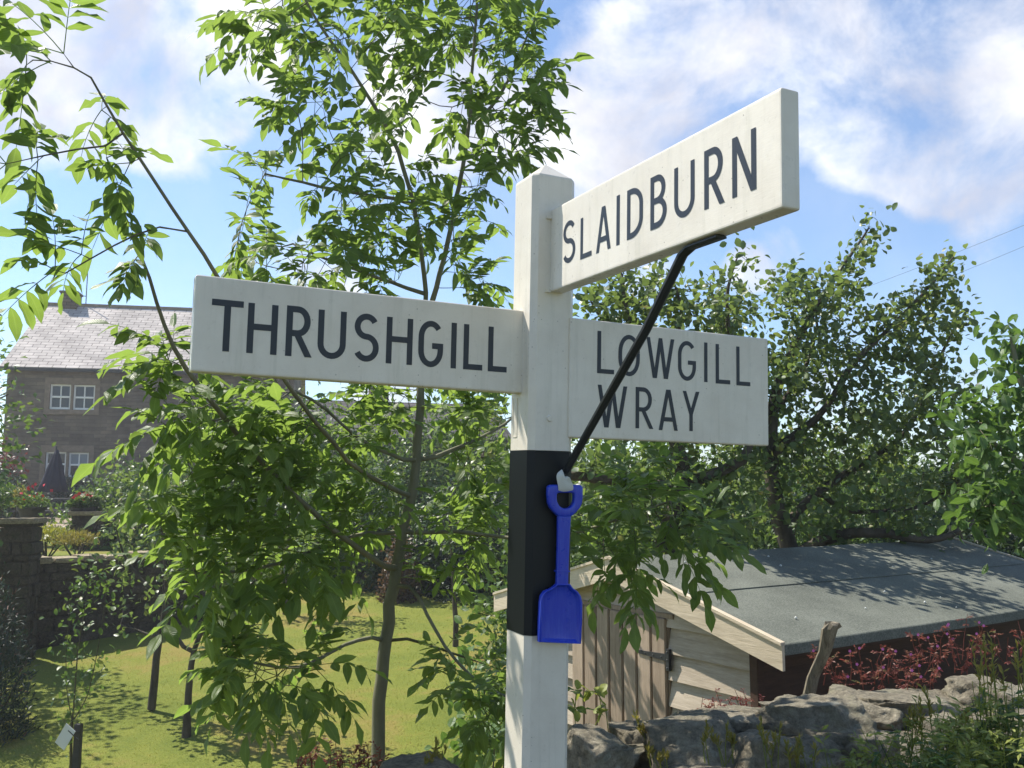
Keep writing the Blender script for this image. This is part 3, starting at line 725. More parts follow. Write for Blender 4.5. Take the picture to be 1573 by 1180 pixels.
# ------------------------------------------------------------------ the shed
SY = .59249; SP = Vector((1.35236, 4.6, .83470)); HW, RISE, SL = 1.30736, .34267, 3.82448
SZ0 = -1.0
shed = thing('garden_shed', (SP.x, SP.y, SZ0), 'low wooden garden shed with green-grey felt roof behind the stone wall', 'shed', rot=(0, 0, SY))
ez = SP.z-SZ0; rz = ez+RISE; WI = .25
def roofz(b): return ez+RISE*(1-abs(b-HW)/HW)
ga, gb = .10, SL-.10
# gable walls of lapped boards
bm = bmesh.new()
def gable(bm, a, sgn):
    z = .02
    while z < rz:
        h = .147; z1 = min(z+h, rz-.012)
        def span(zz):
            if zz <= ez-.04+RISE*0: return WI, 2*HW-WI
            k = (zz-(ez-.04))/RISE*HW; return max(WI, k), min(2*HW-WI, 2*HW-k)
        s0, s1 = span(z), span(z1)
        if s1[1]-s1[0] < .02: break
        vv = random.random()
        segs = [(s0[0], s0[1], s1[0], s1[1])]
        if sgn < 0:
            D0, D1, DT = .90, 1.80, ez+.02
            if z1 <= DT+.03: segs = [(s0[0], D0-.004, s1[0], D0-.004), (D1+.004, s0[1], D1+.004, s1[1])]
        for a0, a1_, c0, c1_ in segs:
            if a1_-a0 < .02: continue
            P = [(a+sgn*.032, a0, z), (a+sgn*.032, a1_, z), (a+sgn*.004, c1_, z1), (a+sgn*.004, c0, z1)]
            Q = [(a-sgn*.012, p[1], p[2]) for p in P]
            l = bm.verts.layers.float_color.get('var') or bm.verts.layers.float_color.new('var')
            A = [bm.verts.new(p) for p in P]; B = [bm.verts.new(p) for p in Q]
            for v_ in A+B: v_[l] = (vv, vv, vv, 1)
            bm.faces.new(A); bm.faces.new(B[::-1])
            for i in range(4): j = (i+1) % 4; bm.faces.new((A[i], B[i], B[j], A[j]))
        z = z1+.0015
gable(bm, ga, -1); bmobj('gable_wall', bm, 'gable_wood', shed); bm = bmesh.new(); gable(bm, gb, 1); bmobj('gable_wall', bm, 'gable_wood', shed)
bm = bmesh.new()
z = .02
while z < ez-.03:
    z1 = min(z+.147, ez-.02); vv = random.random()
    for bb, sg in ((WI, -1), (2*HW-WI, 1)):
        l = bm.verts.layers.float_color.get('var') or bm.verts.layers.float_color.new('var')
        P = [(ga+.02, bb+sg*.016, z), (gb-.02, bb+sg*.016, z), (gb-.02, bb, z1), (ga+.02, bb, z1)]
        A = [bm.verts.new(p) for p in P]; B = [bm.verts.new((p[0], bb-sg*.012, p[2])) for p in P]
        for v_ in A+B: v_[l] = (vv, vv, vv, 1)
        bm.faces.new(A); bm.faces.new(B[::-1])
        for i in range(4): j = (i+1) % 4; bm.faces.new((A[i], B[i], B[j], A[j]))
    z = z1+.0015
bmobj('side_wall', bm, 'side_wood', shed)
for bb in (WI, 2*HW-WI): bm = bmesh.new(); box_at(bm, (ga-.040, bb-.028, 0), (ga+.015, bb+.028, ez-.03), .003, .3); bmobj('corner_post', bm, 'side_wood', shed)
# door
dr = bpy.data.objects.new('door', None)
bm = bmesh.new(); D0, D1 = .90, 1.80; nb = 7; wv = (D1-D0)/nb
for i in range(nb):
    b0 = D0+i*wv
    box_at(bm, (ga-.044, b0+.007, .06), (ga-.018, b0+wv-.007, ez+.015), .005, random.random())
    box_at(bm, (ga-.026, b0+wv-.0075, .06), (ga-.016, b0+wv+.0075, ez+.012), .0, .0)
door = bmobj('door', bm, 'door_wood', shed); door['label'] = 'door of upright brown boards'
bm = bmesh.new(); hzc = .62-SZ0
box_at(bm, (ga-.052, D0-.032, hzc-.062), (ga-.030, D0-.004, hzc+.062), .002)
tl = [(D0-.004, .020), (D0+.235, .009), (D0+.245, 0), (D0+.235, -.009), (D0-.004, -.020)]
A = [bm.verts.new((ga-.0515, b_, hzc+z_+.012)) for b_, z_ in tl]; B = [bm.verts.new((ga-.0445, b_, hzc+z_+.012)) for b_, z_ in tl]
bm.faces.new(A); bm.faces.new(B[::-1])
for i in range(5): j = (i+1) % 5; bm.faces.new((A[i], B[i], B[j], A[j]))
for b_, z_ in ((D0-.018, .045), (D0-.018, -.045), (D0-.018, 0), (D0+.03, .012), (D0+.1, .012), (D0+.17, .012)):
    bmesh.ops.create_icosphere(bm, subdivisions=1, radius=.005, matrix=Matrix.Translation((ga-.052, b_, hzc+z_)))
bmobj('hinge', bm, 'dark_metal', door)
bm = bmesh.new(); box_at(bm, (ga-.030, D0-.05, ez+.016), (ga-.008, D1+.05, ez+.045), .003, .2); box_at(bm, (ga-.025, D0-.004, .05), (ga-.012, D0+.003, ez+.01), 0, .1); bmobj('door_frame', bm, 'door_wood', door)
# roof
bm = bmesh.new(); th = .022
def slope(bm, b0, b1, up, t, a0=-.004, a1=SL+.004, nseg=26, wob=.0):
    """sheet of roof from b0 to b1 in the gable direction"""
    rows = []
    for i in range(nseg+1):
        a = a0+(a1-a0)*i/nseg
        r = []
        for k in range(9):
            b_ = b0+(b1-b0)*k/8; w_ = wob*noise.noise(Vector((a*2.2, b_*2.2, 1)))
            r.append((a, b_, roofz(b_)+up+w_))
        rows.append(r)
    T = [[bm.verts.new(v) for v in r] for r in rows]; Bt = [[bm.verts.new((v[0], v[1], v[2]-t)) for v in r] for r in rows]
    for i in range(nseg):
        for k in range(8):
            bm.faces.new((T[i][k], T[i+1][k], T[i+1][k+1], T[i][k+1])); bm.faces.new((Bt[i][k+1], Bt[i+1][k+1], Bt[i+1][k], Bt[i][k]))
        for k in (0, 8): bm.faces.new((T[i][k], Bt[i][k], Bt[i+1][k], T[i+1][k]))
    for i in (0, nseg):
        for k in range(8): bm.faces.new((T[i][k], T[i][k+1], Bt[i][k+1], Bt[i][k]))
slope(bm, 0, HW, 0, .016, 0, SL, wob=.003); slope(bm, HW+.0005, 2*HW, 0, .016, 0, SL, wob=.003)
slope(bm, HW*.52, HW-.001, .006, .004, 0.001, SL-.001, wob=.004)
# turned-down felt edge along the near and far eave
for b0, sg in ((0, 1), (2*HW, -1)):
    rows = []
    for i in range(31):
        a = SL*i/30; wb = .006*noise.noise(Vector((a*1.8, 4, 2)))
        rows.append([bm.verts.new((a, b0+sg*.004, ez+.001)), bm.verts.new((a, b0-sg*.004+wb, ez-.004)), bm.verts.new((a, b0-sg*.004+wb, ez-.055+wb)), bm.verts.new((a, b0-sg*.001+wb, ez-.056+wb)), bm.verts.new((a, b0+sg*.006, ez-.018))])
    for a_, b_ in zip(rows[:-1], rows[1:]):
        for k in range(4): bm.faces.new((a_[k], b_[k], b_[k+1], a_[k+1]))
roof = bmobj('roof', bm, 'roof_felt', shed)
bm = bmesh.new(); 
for bb in (.02, 2*HW-.04): box_at(bm, (.01, bb, ez-.075), (SL-.01, bb+.02, ez-.016), .002, .2)
for bb in np.linspace(.3, HW*2-.3, 6): box_at(bm, (.03, bb, roofz(bb)-.060), (SL-.03, bb+.035, roofz(bb)-.018), .0, .3)
bmobj('rafter', bm, 'side_wood', shed)
def barge(a0, a1, top):
    for side in (0, 1):
        bm = bmesh.new(); l = bm.verts.layers.float_color.new('var')
        b_e = -.012 if side == 0 else 2*HW+.012; bc = HW
        def zz(b_): return ez+RISE*(1-abs(b_-HW)/HW)+top
        P = [(b_e, zz(b_e)), (bc, zz(bc)), (bc, zz(bc)-.135), (b_e, zz(b_e)-.130)]
        for (x0, x1, dz0, dz1) in ((a0, a1, 0, 0), (a0-.010, a1+.006, .010, .125)):
            Q = P if dz0 == 0 else [(P[0][0], P[0][1]+.010), (P[1][0], P[1][1]+.010), (P[1][0], P[1][1]-.006), (P[0][0], P[0][1]-.006)]
            A = [bm.verts.new((x0, y, z)) for y, z in Q]; B = [bm.verts.new((x1, y, z)) for y, z in Q]
            for v_ in A+B: v_[l] = (.5+.4*side,)*3+(1,)
            bm.faces.new(A); bm.faces.new(B[::-1])
            for i in range(4): j = (i+1) % 4; bm.faces.new((A[i], B[i], B[j], A[j]))
        bmobj('bargeboard', bm, 'barge_wood', shed)
barge(-.024, -.005, .006); barge(SL+.005, SL+.024, .006)
bm = bmesh.new(); prism(bm, [(-.04, 0), (.05, 0), (.015, .10), (0, .12)], 0, .02); o = bmobj('finial', bm, 'barge_wood', shed); o.location = (SL-.02, HW, rz)
bm = bmesh.new()
for _ in range(14):
    b_ = random.uniform(.1, HW); a = random.uniform(.2, SL-.2)
    bmesh.ops.create_icosphere(bm, subdivisions=1, radius=random.uniform(.004, .009), matrix=Matrix.Translation((a, b_, roofz(b_)+.008)))
bmobj('roof_debris', bm, 'tape', roof)

# ------------------------------------------------------------------ the dry stone wall
wall = thing('dry_stone_wall', WC+Vector((0, 0, -1.0)), 'rough dry stone wall of weathered grey boulders behind the signpost', 'wall')
def rock(name, c, r, m, parent, seed, rotz=0, sub=4, amp=.20):
    bm = bmesh.new(); bmesh.ops.create_icosphere(bm, subdivisions=sub, radius=1)
    sd = Vector((seed*3.1, seed*1.7, seed*.9))
    rs = random.Random(seed*77+5); cuts = []
    for _ in range(11):
        nn = Vector((rs.gauss(0, 1), rs.gauss(0, 1), rs.gauss(0, .8))).normalized(); cuts.append((nn, rs.uniform(.60, .90)))
    cuts += [(Vector((rs.uniform(-.15, .15), rs.uniform(-.2, .2), 1)).normalized(), rs.uniform(.62, .85))]
    for v in bm.verts:
        p = v.co.copy(); q = p.copy()
        # squash towards a block, then break the faces
        mx_ = max(abs(p.x), abs(p.y), abs(p.z)); q = p.lerp(p/mx_, .42)
        k = 1+amp*noise.noise(p*1.1+sd)*1.4+amp*.55*noise.noise(p*2.6+sd)+amp*.28*noise.noise(p*6+sd)+amp*.12*noise.noise(p*14+sd)
        q *= k
        for nn, dd in cuts:
            e = q.dot(nn)-dd
            if e > 0: q -= nn*e*.88
        q *= 1.18+.10*noise.noise(p*3.3+sd*2)+.05*noise.noise(p*9+sd)+.03*noise.noise(p*22+sd)-.05*abs(noise.noise(p*5+sd*1.3)); v.co = Vector((q.x*r[0], q.y*r[1], q.z*r[2]))
    o = bmobj(name, bm, m, parent, smooth=True); ofs = Vector(c)
    p = parent
    while p is not None: ofs = ofs-p.location; p = p.parent
    o.location = ofs; o.rotation_euler = (random.uniform(-.12, .12), random.uniform(-.12, .12), rotz); return o
def topz(u): # crest height along the wall
    return .52+.22*sm(-.9, .3, u)+.03*math.sin(u*2.1)
u = -2.6; i = 0
while u < 6.5:
    w = random.uniform(.15, .26) if i % 3 else random.uniform(.26, .40)
    for row, v in ((0, -.15), (1, .15)):
        h = random.uniform(.07, .11) if row else random.uniform(.07, .105)
        p = WC+d1*(u+w/2+random.uniform(-.03, .03)+(.1 if row else 0))+d2*(v+random.uniform(-.03, .03)); p.z = topz(u)-h+random.uniform(-.02, .02)-(.03 if row == 0 else 0)
        rock('coping_stone', p, (w*.55, random.uniform(.14, .20), h*random.uniform(1., 1.35)), 'wall_stone', wall, i*2+row, YAW+random.uniform(-.35, .35), 5)
    u += w*.98; i += 1
for k_, (px, py, Y, r3, rz_) in enumerate(((1252, 1120, 3.5, (.20, .16, .135), -.2), (1400, 1100, 3.85, (.30, .18, .10), YAW), (1530, 1078, 4.1, (.24, .18, .09), YAW), (1060, 1160, 3.2, (.17, .16, .12), .3), (905, 1165, 3.0, (.12, .14, .10), .1), (660, 1205, 2.95, (.13, .12, .08), .4))):
    rock('coping_stone', at(px, py, Y), r3, 'wall_stone', wall, 200+k_, rz_, 5)
# body of the wall below: courses of smaller stones as one mesh
bm = bmesh.new(); k = 0
for cz in np.arange(-1.0, .45, .14):
    u = -3.0+random.random()*.2
    while u < 7:
        w = random.uniform(.18, .34)
        for sd_, v in ((0, -.2), (1, .2)):
            if (sd_ == 0 and cz < .1): continue
            if cz+.1 > topz(u)-.1: continue
            p = WC+d1*(u+w/2)+d2*v
            m_ = Matrix.Translation((p.x, p.y, cz+.07)) @ Matrix.Rotation(YAW, 4, 'Z') @ Matrix.Diagonal((w*.52, .16, .078, 1))
            r_ = bmesh.ops.create_icosphere(bm, subdivisions=2, radius=1)
            for vv in r_['verts']:
                q = vv.co; mm = max(abs(q.x), abs(q.y), abs(q.z)); q2 = q.lerp(q/mm, .6)*(1+.18*noise.noise(q*1.7+Vector((k, 0, 0)))); vv.co = m_ @ q2
        u += w; k += 1
for v in bm.verts: v.co -= wall.location
bmobj('wall_body', bm, 'wall_stone', wall, smooth=True)

# ------------------------------------------------------------------ broken fence stake
c0 = at(1240, 1085, 4.15); c1 = at(1250, 1040, 4.13); c2 = at(1268, 1000, 4.1); c3 = at(1275, 966, 4.08)
st = thing('fence_stake', (c0.x, c0.y, gz(c0.x, c0.y)), 'weathered broken wooden stake leaning between shed and stone wall', 'stake')
bm = bmesh.new(); path = [Vector((c0.x-.03, c0.y, gz(c0.x, c0.y))), c0, c1, c2, c3, c3+Vector((.012, 0, .012))]
rr = [.034, .030, .029, .030, .036, .040]; rings = []
for i, (p, r_) in enumerate(zip(path, rr)):
    ring = []
    for k in range(14):
        a = 2*math.pi*k/14; q = r_*(1+.22*noise.noise(Vector((math.cos(a)*1.4, math.sin(a)*1.4, i*.25))))
        if k % 3 == 0 : q *= .86
        ring.append(bm.verts.new(p+Vector((math.cos(a)*q, math.sin(a)*q*.8, (random.uniform(-.008, .02) if i == 5 else 0)))-st.location))
    rings.append(ring)
for a, b_ in zip(rings[:-1], rings[1:]):
    for k in range(14): bm.faces.new((a[k], a[(k+1) % 14], b_[(k+1) % 14], b_[k]))
bm.faces.new(rings[-1]); bmobj('stake', bm, 'post_wood', st, smooth=False)

# ------------------------------------------------------------------ the ash tree
def ash_leaf(acc, stalks, base, d, size, nl=None):
    """one feathered leaf: rachis with opposite leaflets"""
    nl = nl or random.choice((3, 4, 4, 5)); d = unit(d); up = np.array([0, 0, 1.])
    side = unit(np.cross(d, up)+1e-4); dr = random.uniform(.0, .55)
    K = 7; t = np.linspace(0, 1, K)[:, None]
    R_ = base + d*size*t*(1-.15*t) - up*size*dr*t*t*.55 + side*size*random.uniform(-.12, .12)*t*t
    V, Q = tube(R_, np.linspace(.0016, .0008, K), 3); stalks.add(V, Q=Q, var=.75)
    def P(x): return np.array([np.interp(x, t[:, 0], R_[:, i]) for i in range(3)])
    B, D, L = [], [], []
    tw = random.uniform(-.5, .5)
    for k in range(nl):
        x = .30+.66*k/(nl-.2); p = P(x); tg = unit(P(min(1, x+.05))-P(x-.05)); sd = unit(np.cross(tg, up)); nn = np.cross(sd, tg)
        for s in (-1, 1):
            B.append(p); D.append(tg*.62+sd*s*(.85+random.uniform(-.15, .1))+nn*(tw*s*.4+random.uniform(-.15, .15))-up*random.uniform(.0, .45)); L.append(size*random.uniform(.29, .43)*(1-.12*abs(k-nl/2)/nl))
    B.append(R_[-1]); D.append(R_[-1]-R_[-2]-up*.0); L.append(size*.42); D[-1] = unit(D[-1])
    n = len(B); D = unit(np.array(D)); U = unit(np.array([0, 0, 1.])+rng.normal(0, .35, (n, 3)))
    v0 = random.random()*.7
    leaves(acc, np.array(B), D, U, np.array(L), np.array(L)*rng.uniform(.33, .46, n), PR_LANCE, rng.uniform(-.05, .5, n), rng.uniform(.0, .5, n), np.clip(v0+rng.normal(0, .12, n), 0, .95), .22)

TR = 3.8
ash = thing('ash_tree', at(578, 1200, TR)*1, 'tall young ash tree with feathered leaves and slim forked trunk behind the THRUSHGILL arm', 'tree')
gb_ = at(576, 1190, TR); ash.location = (gb_.x, gb_.y, gz(gb_.x, gb_.y))
base = [(gb_.x-.01, gb_.y, ash.location.z)] 
T0 = limb([(578, 1190, 3.8), (584, 1080, 3.8), (592, 980, 3.8), (604, 890, 3.8), (618, 820, 3.82), (632, 765, 3.83), (641, 705, 3.85), (646, 620, 3.85), (652, 540, 3.85), (660, 475, 3.85), (672, 440, 3.84), (692, 350, 3.82), (708, 270, 3.80), (722, 200, 3.78), (724, 120, 3.75), (732, 20, 3.72), (738, -90, 3.7), (745, -200, 3.7)], .062, .008)
T0 = ([Vector(base[0])]+T0[0], np.r_[.036, np.interp(np.linspace(0, 1, 18), [0, .12, .3, .45, .55, .8, 1], [.028, .0255, .021, .016, .012, .008, .004])])
limbs = [T0,
 limb([(650, 560, 3.85), (655, 440, 3.80), (638, 325, 3.75), (614, 235, 3.70), (590, 185, 3.66), (567, 150, 3.62), (529, 91, 3.55), (490, 40, 3.5), (462, -10, 3.45), (430, -80, 3.4)], .012, .004),
 limb([(630, 307, 3.74), (587, 304, 3.65), (506, 290, 3.5), (452, 277, 3.4), (407, 267, 3.3)], .009, .004),
 limb([(722, 190, 3.78), (754, 172, 3.85), (777, 133, 3.9), (792, 100, 3.92), (812, 50, 3.95), (835, 0, 4.0)], .009, .004),
 limb([(648, 450, 3.8), (606, 437, 3.7), (567, 420, 3.6), (491, 397, 3.45), (450, 375, 3.35)], .009, .004),
 limb([(638, 712, 3.85), (612, 702, 3.75), (590, 696, 3.7), (540, 670, 3.5), (500, 620, 3.4), (450, 600, 3.3)], .010, .005),
 limb([(644, 712, 3.85), (690, 694, 3.9), (720, 681, 4.0), (765, 662, 4.1), (790, 640, 4.2)], .011, .006),
 limb([(631, 765, 3.83), (605, 752, 3.7), (582, 738, 3.6), (549, 722, 3.45), (534, 708, 3.35), (470, 630, 3.05), (400, 530, 2.8), (350, 450, 2.6), (318, 400, 2.5), (287, 350, 2.45), (240, 285, 2.38), (203, 225, 2.32), (190, 205, 2.3), (165, 170, 2.25), (140, 120, 2.2)], .0105, .003),
 limb([(203, 222, 2.32), (140, 222, 2.2), (80, 236, 2.1), (10, 252, 2.05)], .003, .002),
 limb([(280, 343, 2.44), (230, 345, 2.35), (170, 380, 2.25), (100, 420, 2.15)], .0035, .002),
 limb([(608, 880, 3.8), (560, 850, 3.6), (510, 815, 3.4), (430, 742, 3.15), (374, 678, 3.0), (320, 611, 2.85), (280, 562, 2.75), (260, 525, 2.7), (250, 500, 2.68), (236, 440, 2.6), (215, 390, 2.55)], .0125, .0045),
 limb([(618, 821, 3.82), (577, 815, 3.75), (541, 822, 3.65), (514, 832, 3.6), (450, 860, 3.4), (380, 880, 3.25), (300, 880, 3.1)], .009, .005),
 limb([(622, 821, 3.82), (694, 815, 3.8), (732, 819, 3.7), (775, 827, 3.6), (840, 830, 3.5), (900, 815, 3.4), (970, 790, 3.3), (1030, 770, 3.2)], .009, .004),
 limb([(612, 888, 3.8), (634, 899, 3.75), (652, 929, 3.7), (668, 973, 3.65), (688, 1002, 3.6), (724, 1044, 3.55), (771, 1071, 3.5), (830, 1085, 3.5)], .009, .005),
 limb([(596, 975, 3.8), (642, 983, 3.8), (683, 1000, 3.8), (741, 1019, 3.8)], .007, .004),
 limb([(594, 979, 3.8), (551, 979, 3.7), (524, 993, 3.6), (485, 1016, 3.45), (449, 1030, 3.3), (400, 1020, 3.1), (350, 1010, 3.0)], .009, .004)]
cl = [(440, 40, 90, 60, 3.5, .4, 50), (560, 40, 100, 60, 3.6, .45, 60), (700, 50, 100, 70, 3.7, .45, 66), (800, 90, 52, 90, 3.9, .35, 46), (470, 150, 70, 50, 3.5, .35, 26), (600, 150, 70, 60, 3.7, .4, 34), (760, 215, 80, 80, 3.8, .4, 56),
 (410, 270, 55, 40, 3.35, .3, 18), (520, 240, 70, 60, 3.5, .35, 30), (700, 320, 80, 80, 3.8, .4, 38), (560, 345, 90, 50, 3.65, .35, 34), (410, 370, 80, 55, 3.3, .3, 34), (730, 430, 50, 30, 4.0, .3, 14), (480, 430, 120, 40, 3.5, .35, 44), (640, 400, 60, 60, 3.9, .3, 20),
 (390, 60, 40, 50, 3.4, .2, 12), (650, -80, 220, 80, 3.6, .5, 60),
 (75, 110, 70, 45, 2.1, .15, 13), (150, 180, 60, 30, 2.3, .12, 9), (40, 250, 45, 30, 2.1, .12, 7), (165, 280, 35, 30, 2.3, .12, 6), (225, 340, 45, 20, 2.4, .12, 4), (95, 385, 75, 25, 2.2, .15, 11), (215, 410, 30, 20, 2.5, .12, 3), (120, 60, 40, 30, 2.1, .1, 4),
 (245, 560, 25, 40, 2.8, .2, 9), (300, 620, 45, 30, 2.95, .2, 14), (400, 620, 70, 30, 3.2, .25, 24), (480, 650, 60, 40, 3.4, .3, 22), (215, 640, 25, 30, 2.9, .15, 6), (270, 700, 35, 60, 2.95, .25, 18), (345, 660, 75, 55, 3.0, .35, 38), (420, 700, 100, 80, 3.2, .4, 60), (325, 800, 85, 80, 3.1, .4, 62), (430, 850, 90, 70, 3.3, .4, 56), (262, 500, 20, 30, 2.65, .15, 4), (540, 670, 60, 50, 3.6, .35, 30), (550, 790, 60, 50, 3.7, .35, 30), (500, 890, 50, 30, 3.5, .3, 14), (340, 920, 60, 40, 3.1, .3, 18), (560, 620, 60, 30, 3.7, .3, 12),
 (400, 1040, 95, 30, 3.1, .3, 44), (330, 1005, 40, 30, 3.0, .25, 10), (480, 1010, 50, 25, 3.4, .25, 14), (420, 1075, 50, 20, 3.1, .2, 8),
 (715, 640, 60, 50, 4.1, .35, 30), (720, 760, 60, 60, 4.0, .35, 34), (700, 850, 60, 40, 3.8, .3, 18), (670, 560, 60, 40, 4.0, .3, 16),
 (930, 790, 50, 45, 3.35, .25, 24), (1000, 760, 70, 60, 3.2, .25, 34), (1040, 830, 40, 40, 3.2, .2, 16), (950, 860, 55, 40, 3.3, .2, 20), (985, 890, 40, 30, 3.2, .15, 14), (1010, 830, 50, 40, 3.2, .15, 14), (920, 840, 40, 40, 3.3, .15, 12), (1075, 830, 20, 40, 3.2, .12, 6),
 (735, 1090, 45, 40, 3.5, .2, 12), (690, 1050, 30, 25, 3.6, .15, 5), (800, 1100, 30, 30, 3.5, .2, 6)]
A, par, fr, nl_ = colonize(limbs, clusters(cl), .075, .10, 60)
r, nch = radii(A, par, fr, nl_)
wood(A, par, r, nl_, .0075, 'ash_bark', 'twig_bark', ash, 12)
lf, stk = Acc(), Acc(); nleaf = 0
for i in range(len(A)):
    if i < nl_ and (r[i] > .0052): continue
    if par[i] < 0: continue
    tw = unit(A[i]-A[par[i]]); tipn = nch[i] == 0
    tw = unit(np.array([tw[0], tw[1], max(tw[2], -.12)]))
    p = 1.0 if tipn else ((.36 if A[i][2] > 2.2 else .56) if i >= nl_ else (.12 if A[i][1] > 2.9 else .03))
    if random.random() > p: continue
    a = random.uniform(0, 6.28); perp = unit(np.cross(tw, [math.cos(a), math.sin(a), .3]))
    k = 3 if tipn else 2
    for j in range(k):
        ang = a+j*(math.pi if k == 2 else 2.09); pd = unit(np.cross(tw, [math.cos(ang), math.sin(ang), .25]))
        d = tw*(.55 if not tipn else .7)+pd*.85+np.array([0, 0, .22])
        if tipn and j == 0: d = tw+pd*.2
        near = A[i][1] < 2.75
        if A[i][2] > 2.25 and not near and random.random() < .33: continue
        ash_leaf(lf, stk, A[i], d, random.uniform(.15, .26)*(1.05 if near else 1), None); nleaf += 1
print('ash leaves', nleaf, 'nodes', len(A))
off_ = lf.n
for Q_ in stk.Q: lf.Q.append(Q_+off_)
lf.V += stk.V; lf.var += stk.var; lf.build('crown', 'ash_leaf', ash, True)

# ------------------------------------------------------------------ broad-leaved trees by colonization
def leafy_tree(name, label, limbs, cl, step, kill, nper, lsize, m, bark='apple_bark', prof=PR_OVAL, wratio=.55, group=None, droop=.2, jit=.13, sides=8, cat='tree', root=None):
    P0 = limbs[0][0][0]; g = Vector((P0.x, P0.y, gz(P0.x, P0.y))) if root is None else root
    o = thing(name, g, label, cat, group)
    if P0.z > g.z+.02: limbs[0] = ([g]+list(limbs[0][0]), np.r_[limbs[0][1][0]*1.15, limbs[0][1]])
    A, par, fr, nl = colonize(limbs, clusters(cl), step, kill, 60); r, nch = radii(A, par, fr, nl, .002)
    wood(A, par, r, nl, .009, bark, 'twig_bark' if bark != 'apple_bark' else bark, o, sides)
    idx = np.array([i for i in range(len(A)) if par[i] >= 0 and (i >= nl or r[i] < .012)])
    wgt = np.where(nch[idx] == 0, 1.6, 1.0); k = rng.poisson(nper*wgt); ii = np.repeat(idx, k); n = len(ii)
    tw = unit(A[ii]-A[par[ii]]); f = rng.random((n, 1)); B = A[par[ii]]*(1-f)+A[ii]*f + rng.normal(0, jit, (n, 3))*.6
    D = unit(tw*.5+rng.normal(0, 1, (n, 3))+np.array([0, 0, .1])); D[:, 2] -= droop; U = unit(rng.normal(0, .6, (n, 3))+np.array([0, 0, 1.]))
    Ls = lsize*rng.uniform(.65, 1.2, n); ac = Acc(); leaves(ac, B, D, U, Ls, Ls*wratio*rng.uniform(.8, 1.15, n), prof, rng.uniform(-.1, .45, n), rng.uniform(.05, .4, n), None, .08)
    ac.build('crown', m, o, True); print(name, 'leaves', n, 'nodes', len(A)); return o
# orchard tree behind the shed (right)
YA = 7.9
leafy_tree('apple_tree', 'gnarled apple tree with two leafy spires against blue sky behind the shed roof', [
 limb([(1228, 880, YA), (1195, 800, YA), (1182, 710, YA), (1190, 600, YA), (1225, 520, YA), (1280, 430, YA), (1335, 350, YA)], .085, .008),
 limb([(1182, 700, YA), (1220, 670, YA-.1), (1270, 630, YA-.2), (1300, 570, YA-.2), (1360, 510, YA-.2), (1420, 450, YA-.2), (1465, 395, YA-.2)], .04, .006),
 limb([(1200, 815, YA), (1250, 760, YA+.2), (1310, 720, YA+.3), (1380, 680, YA+.3), (1430, 600, YA+.2), (1450, 530, YA+.2), (1485, 480, YA+.1)], .045, .006),
 limb([(1215, 860, YA), (1260, 830, YA-.3), (1310, 815, YA-.5), (1380, 822, YA-.6), (1440, 835, YA-.6), (1500, 800, YA-.6), (1540, 760, YA-.6)], .06, .012),
 limb([(1185, 690, YA), (1150, 620, YA), (1120, 550, YA), (1100, 480, YA), (1090, 430, YA)], .03, .006),
 limb([(1188, 640, YA), (1240, 560, YA+.4), (1260, 490, YA+.4), (1230, 440, YA+.4)], .025, .005),
 limb([(1250, 750, YA+.2), (1300, 790, YA), (1420, 780, YA), (1500, 720, YA)], .03, .006)],
 [(1330, 385, 28, 55, YA, .4, 34), (1290, 450, 50, 40, YA, .5, 40), (1200, 470, 60, 50, YA, .6, 60), (1110, 520, 50, 50, YA, .5, 40), (1230, 560, 90, 70, YA, .8, 110), (1370, 490, 60, 40, YA, .6, 54), (1440, 430, 32, 45, YA-.1, .4, 34), (1470, 500, 30, 35, YA, .4, 26),
  (1410, 560, 40, 50, YA, .5, 34), (1210, 660, 60, 50, YA, .8, 50), (1330, 640, 60, 40, YA, .8, 40), (1420, 660, 60, 50, YA, .7, 50), (1160, 720, 70, 40, YA, .8, 40), (1380, 740, 90, 50, YA, .8, 60), (1250, 790, 90, 30, YA, .8, 36), (1500, 740, 50, 60, YA, .6, 34), (1330, 345, 10, 25, YA, .2, 8), (1170, 600, 50, 60, YA, .7, 60), (1290, 540, 80, 60, YA, .8, 70), (1240, 440, 50, 40, YA, .5, 40), (1370, 600, 70, 70, YA, .8, 70), (1280, 700, 110, 60, YA+.3, .8, 80), (1450, 610, 50, 60, YA, .6, 50), (1120, 640, 50, 60, YA, .7, 40), (1410, 470, 40, 40, YA, .4, 24)],
 .105, .12, 9.5, .072, 'apple_leaf', wratio=.66)
YB = 6.9
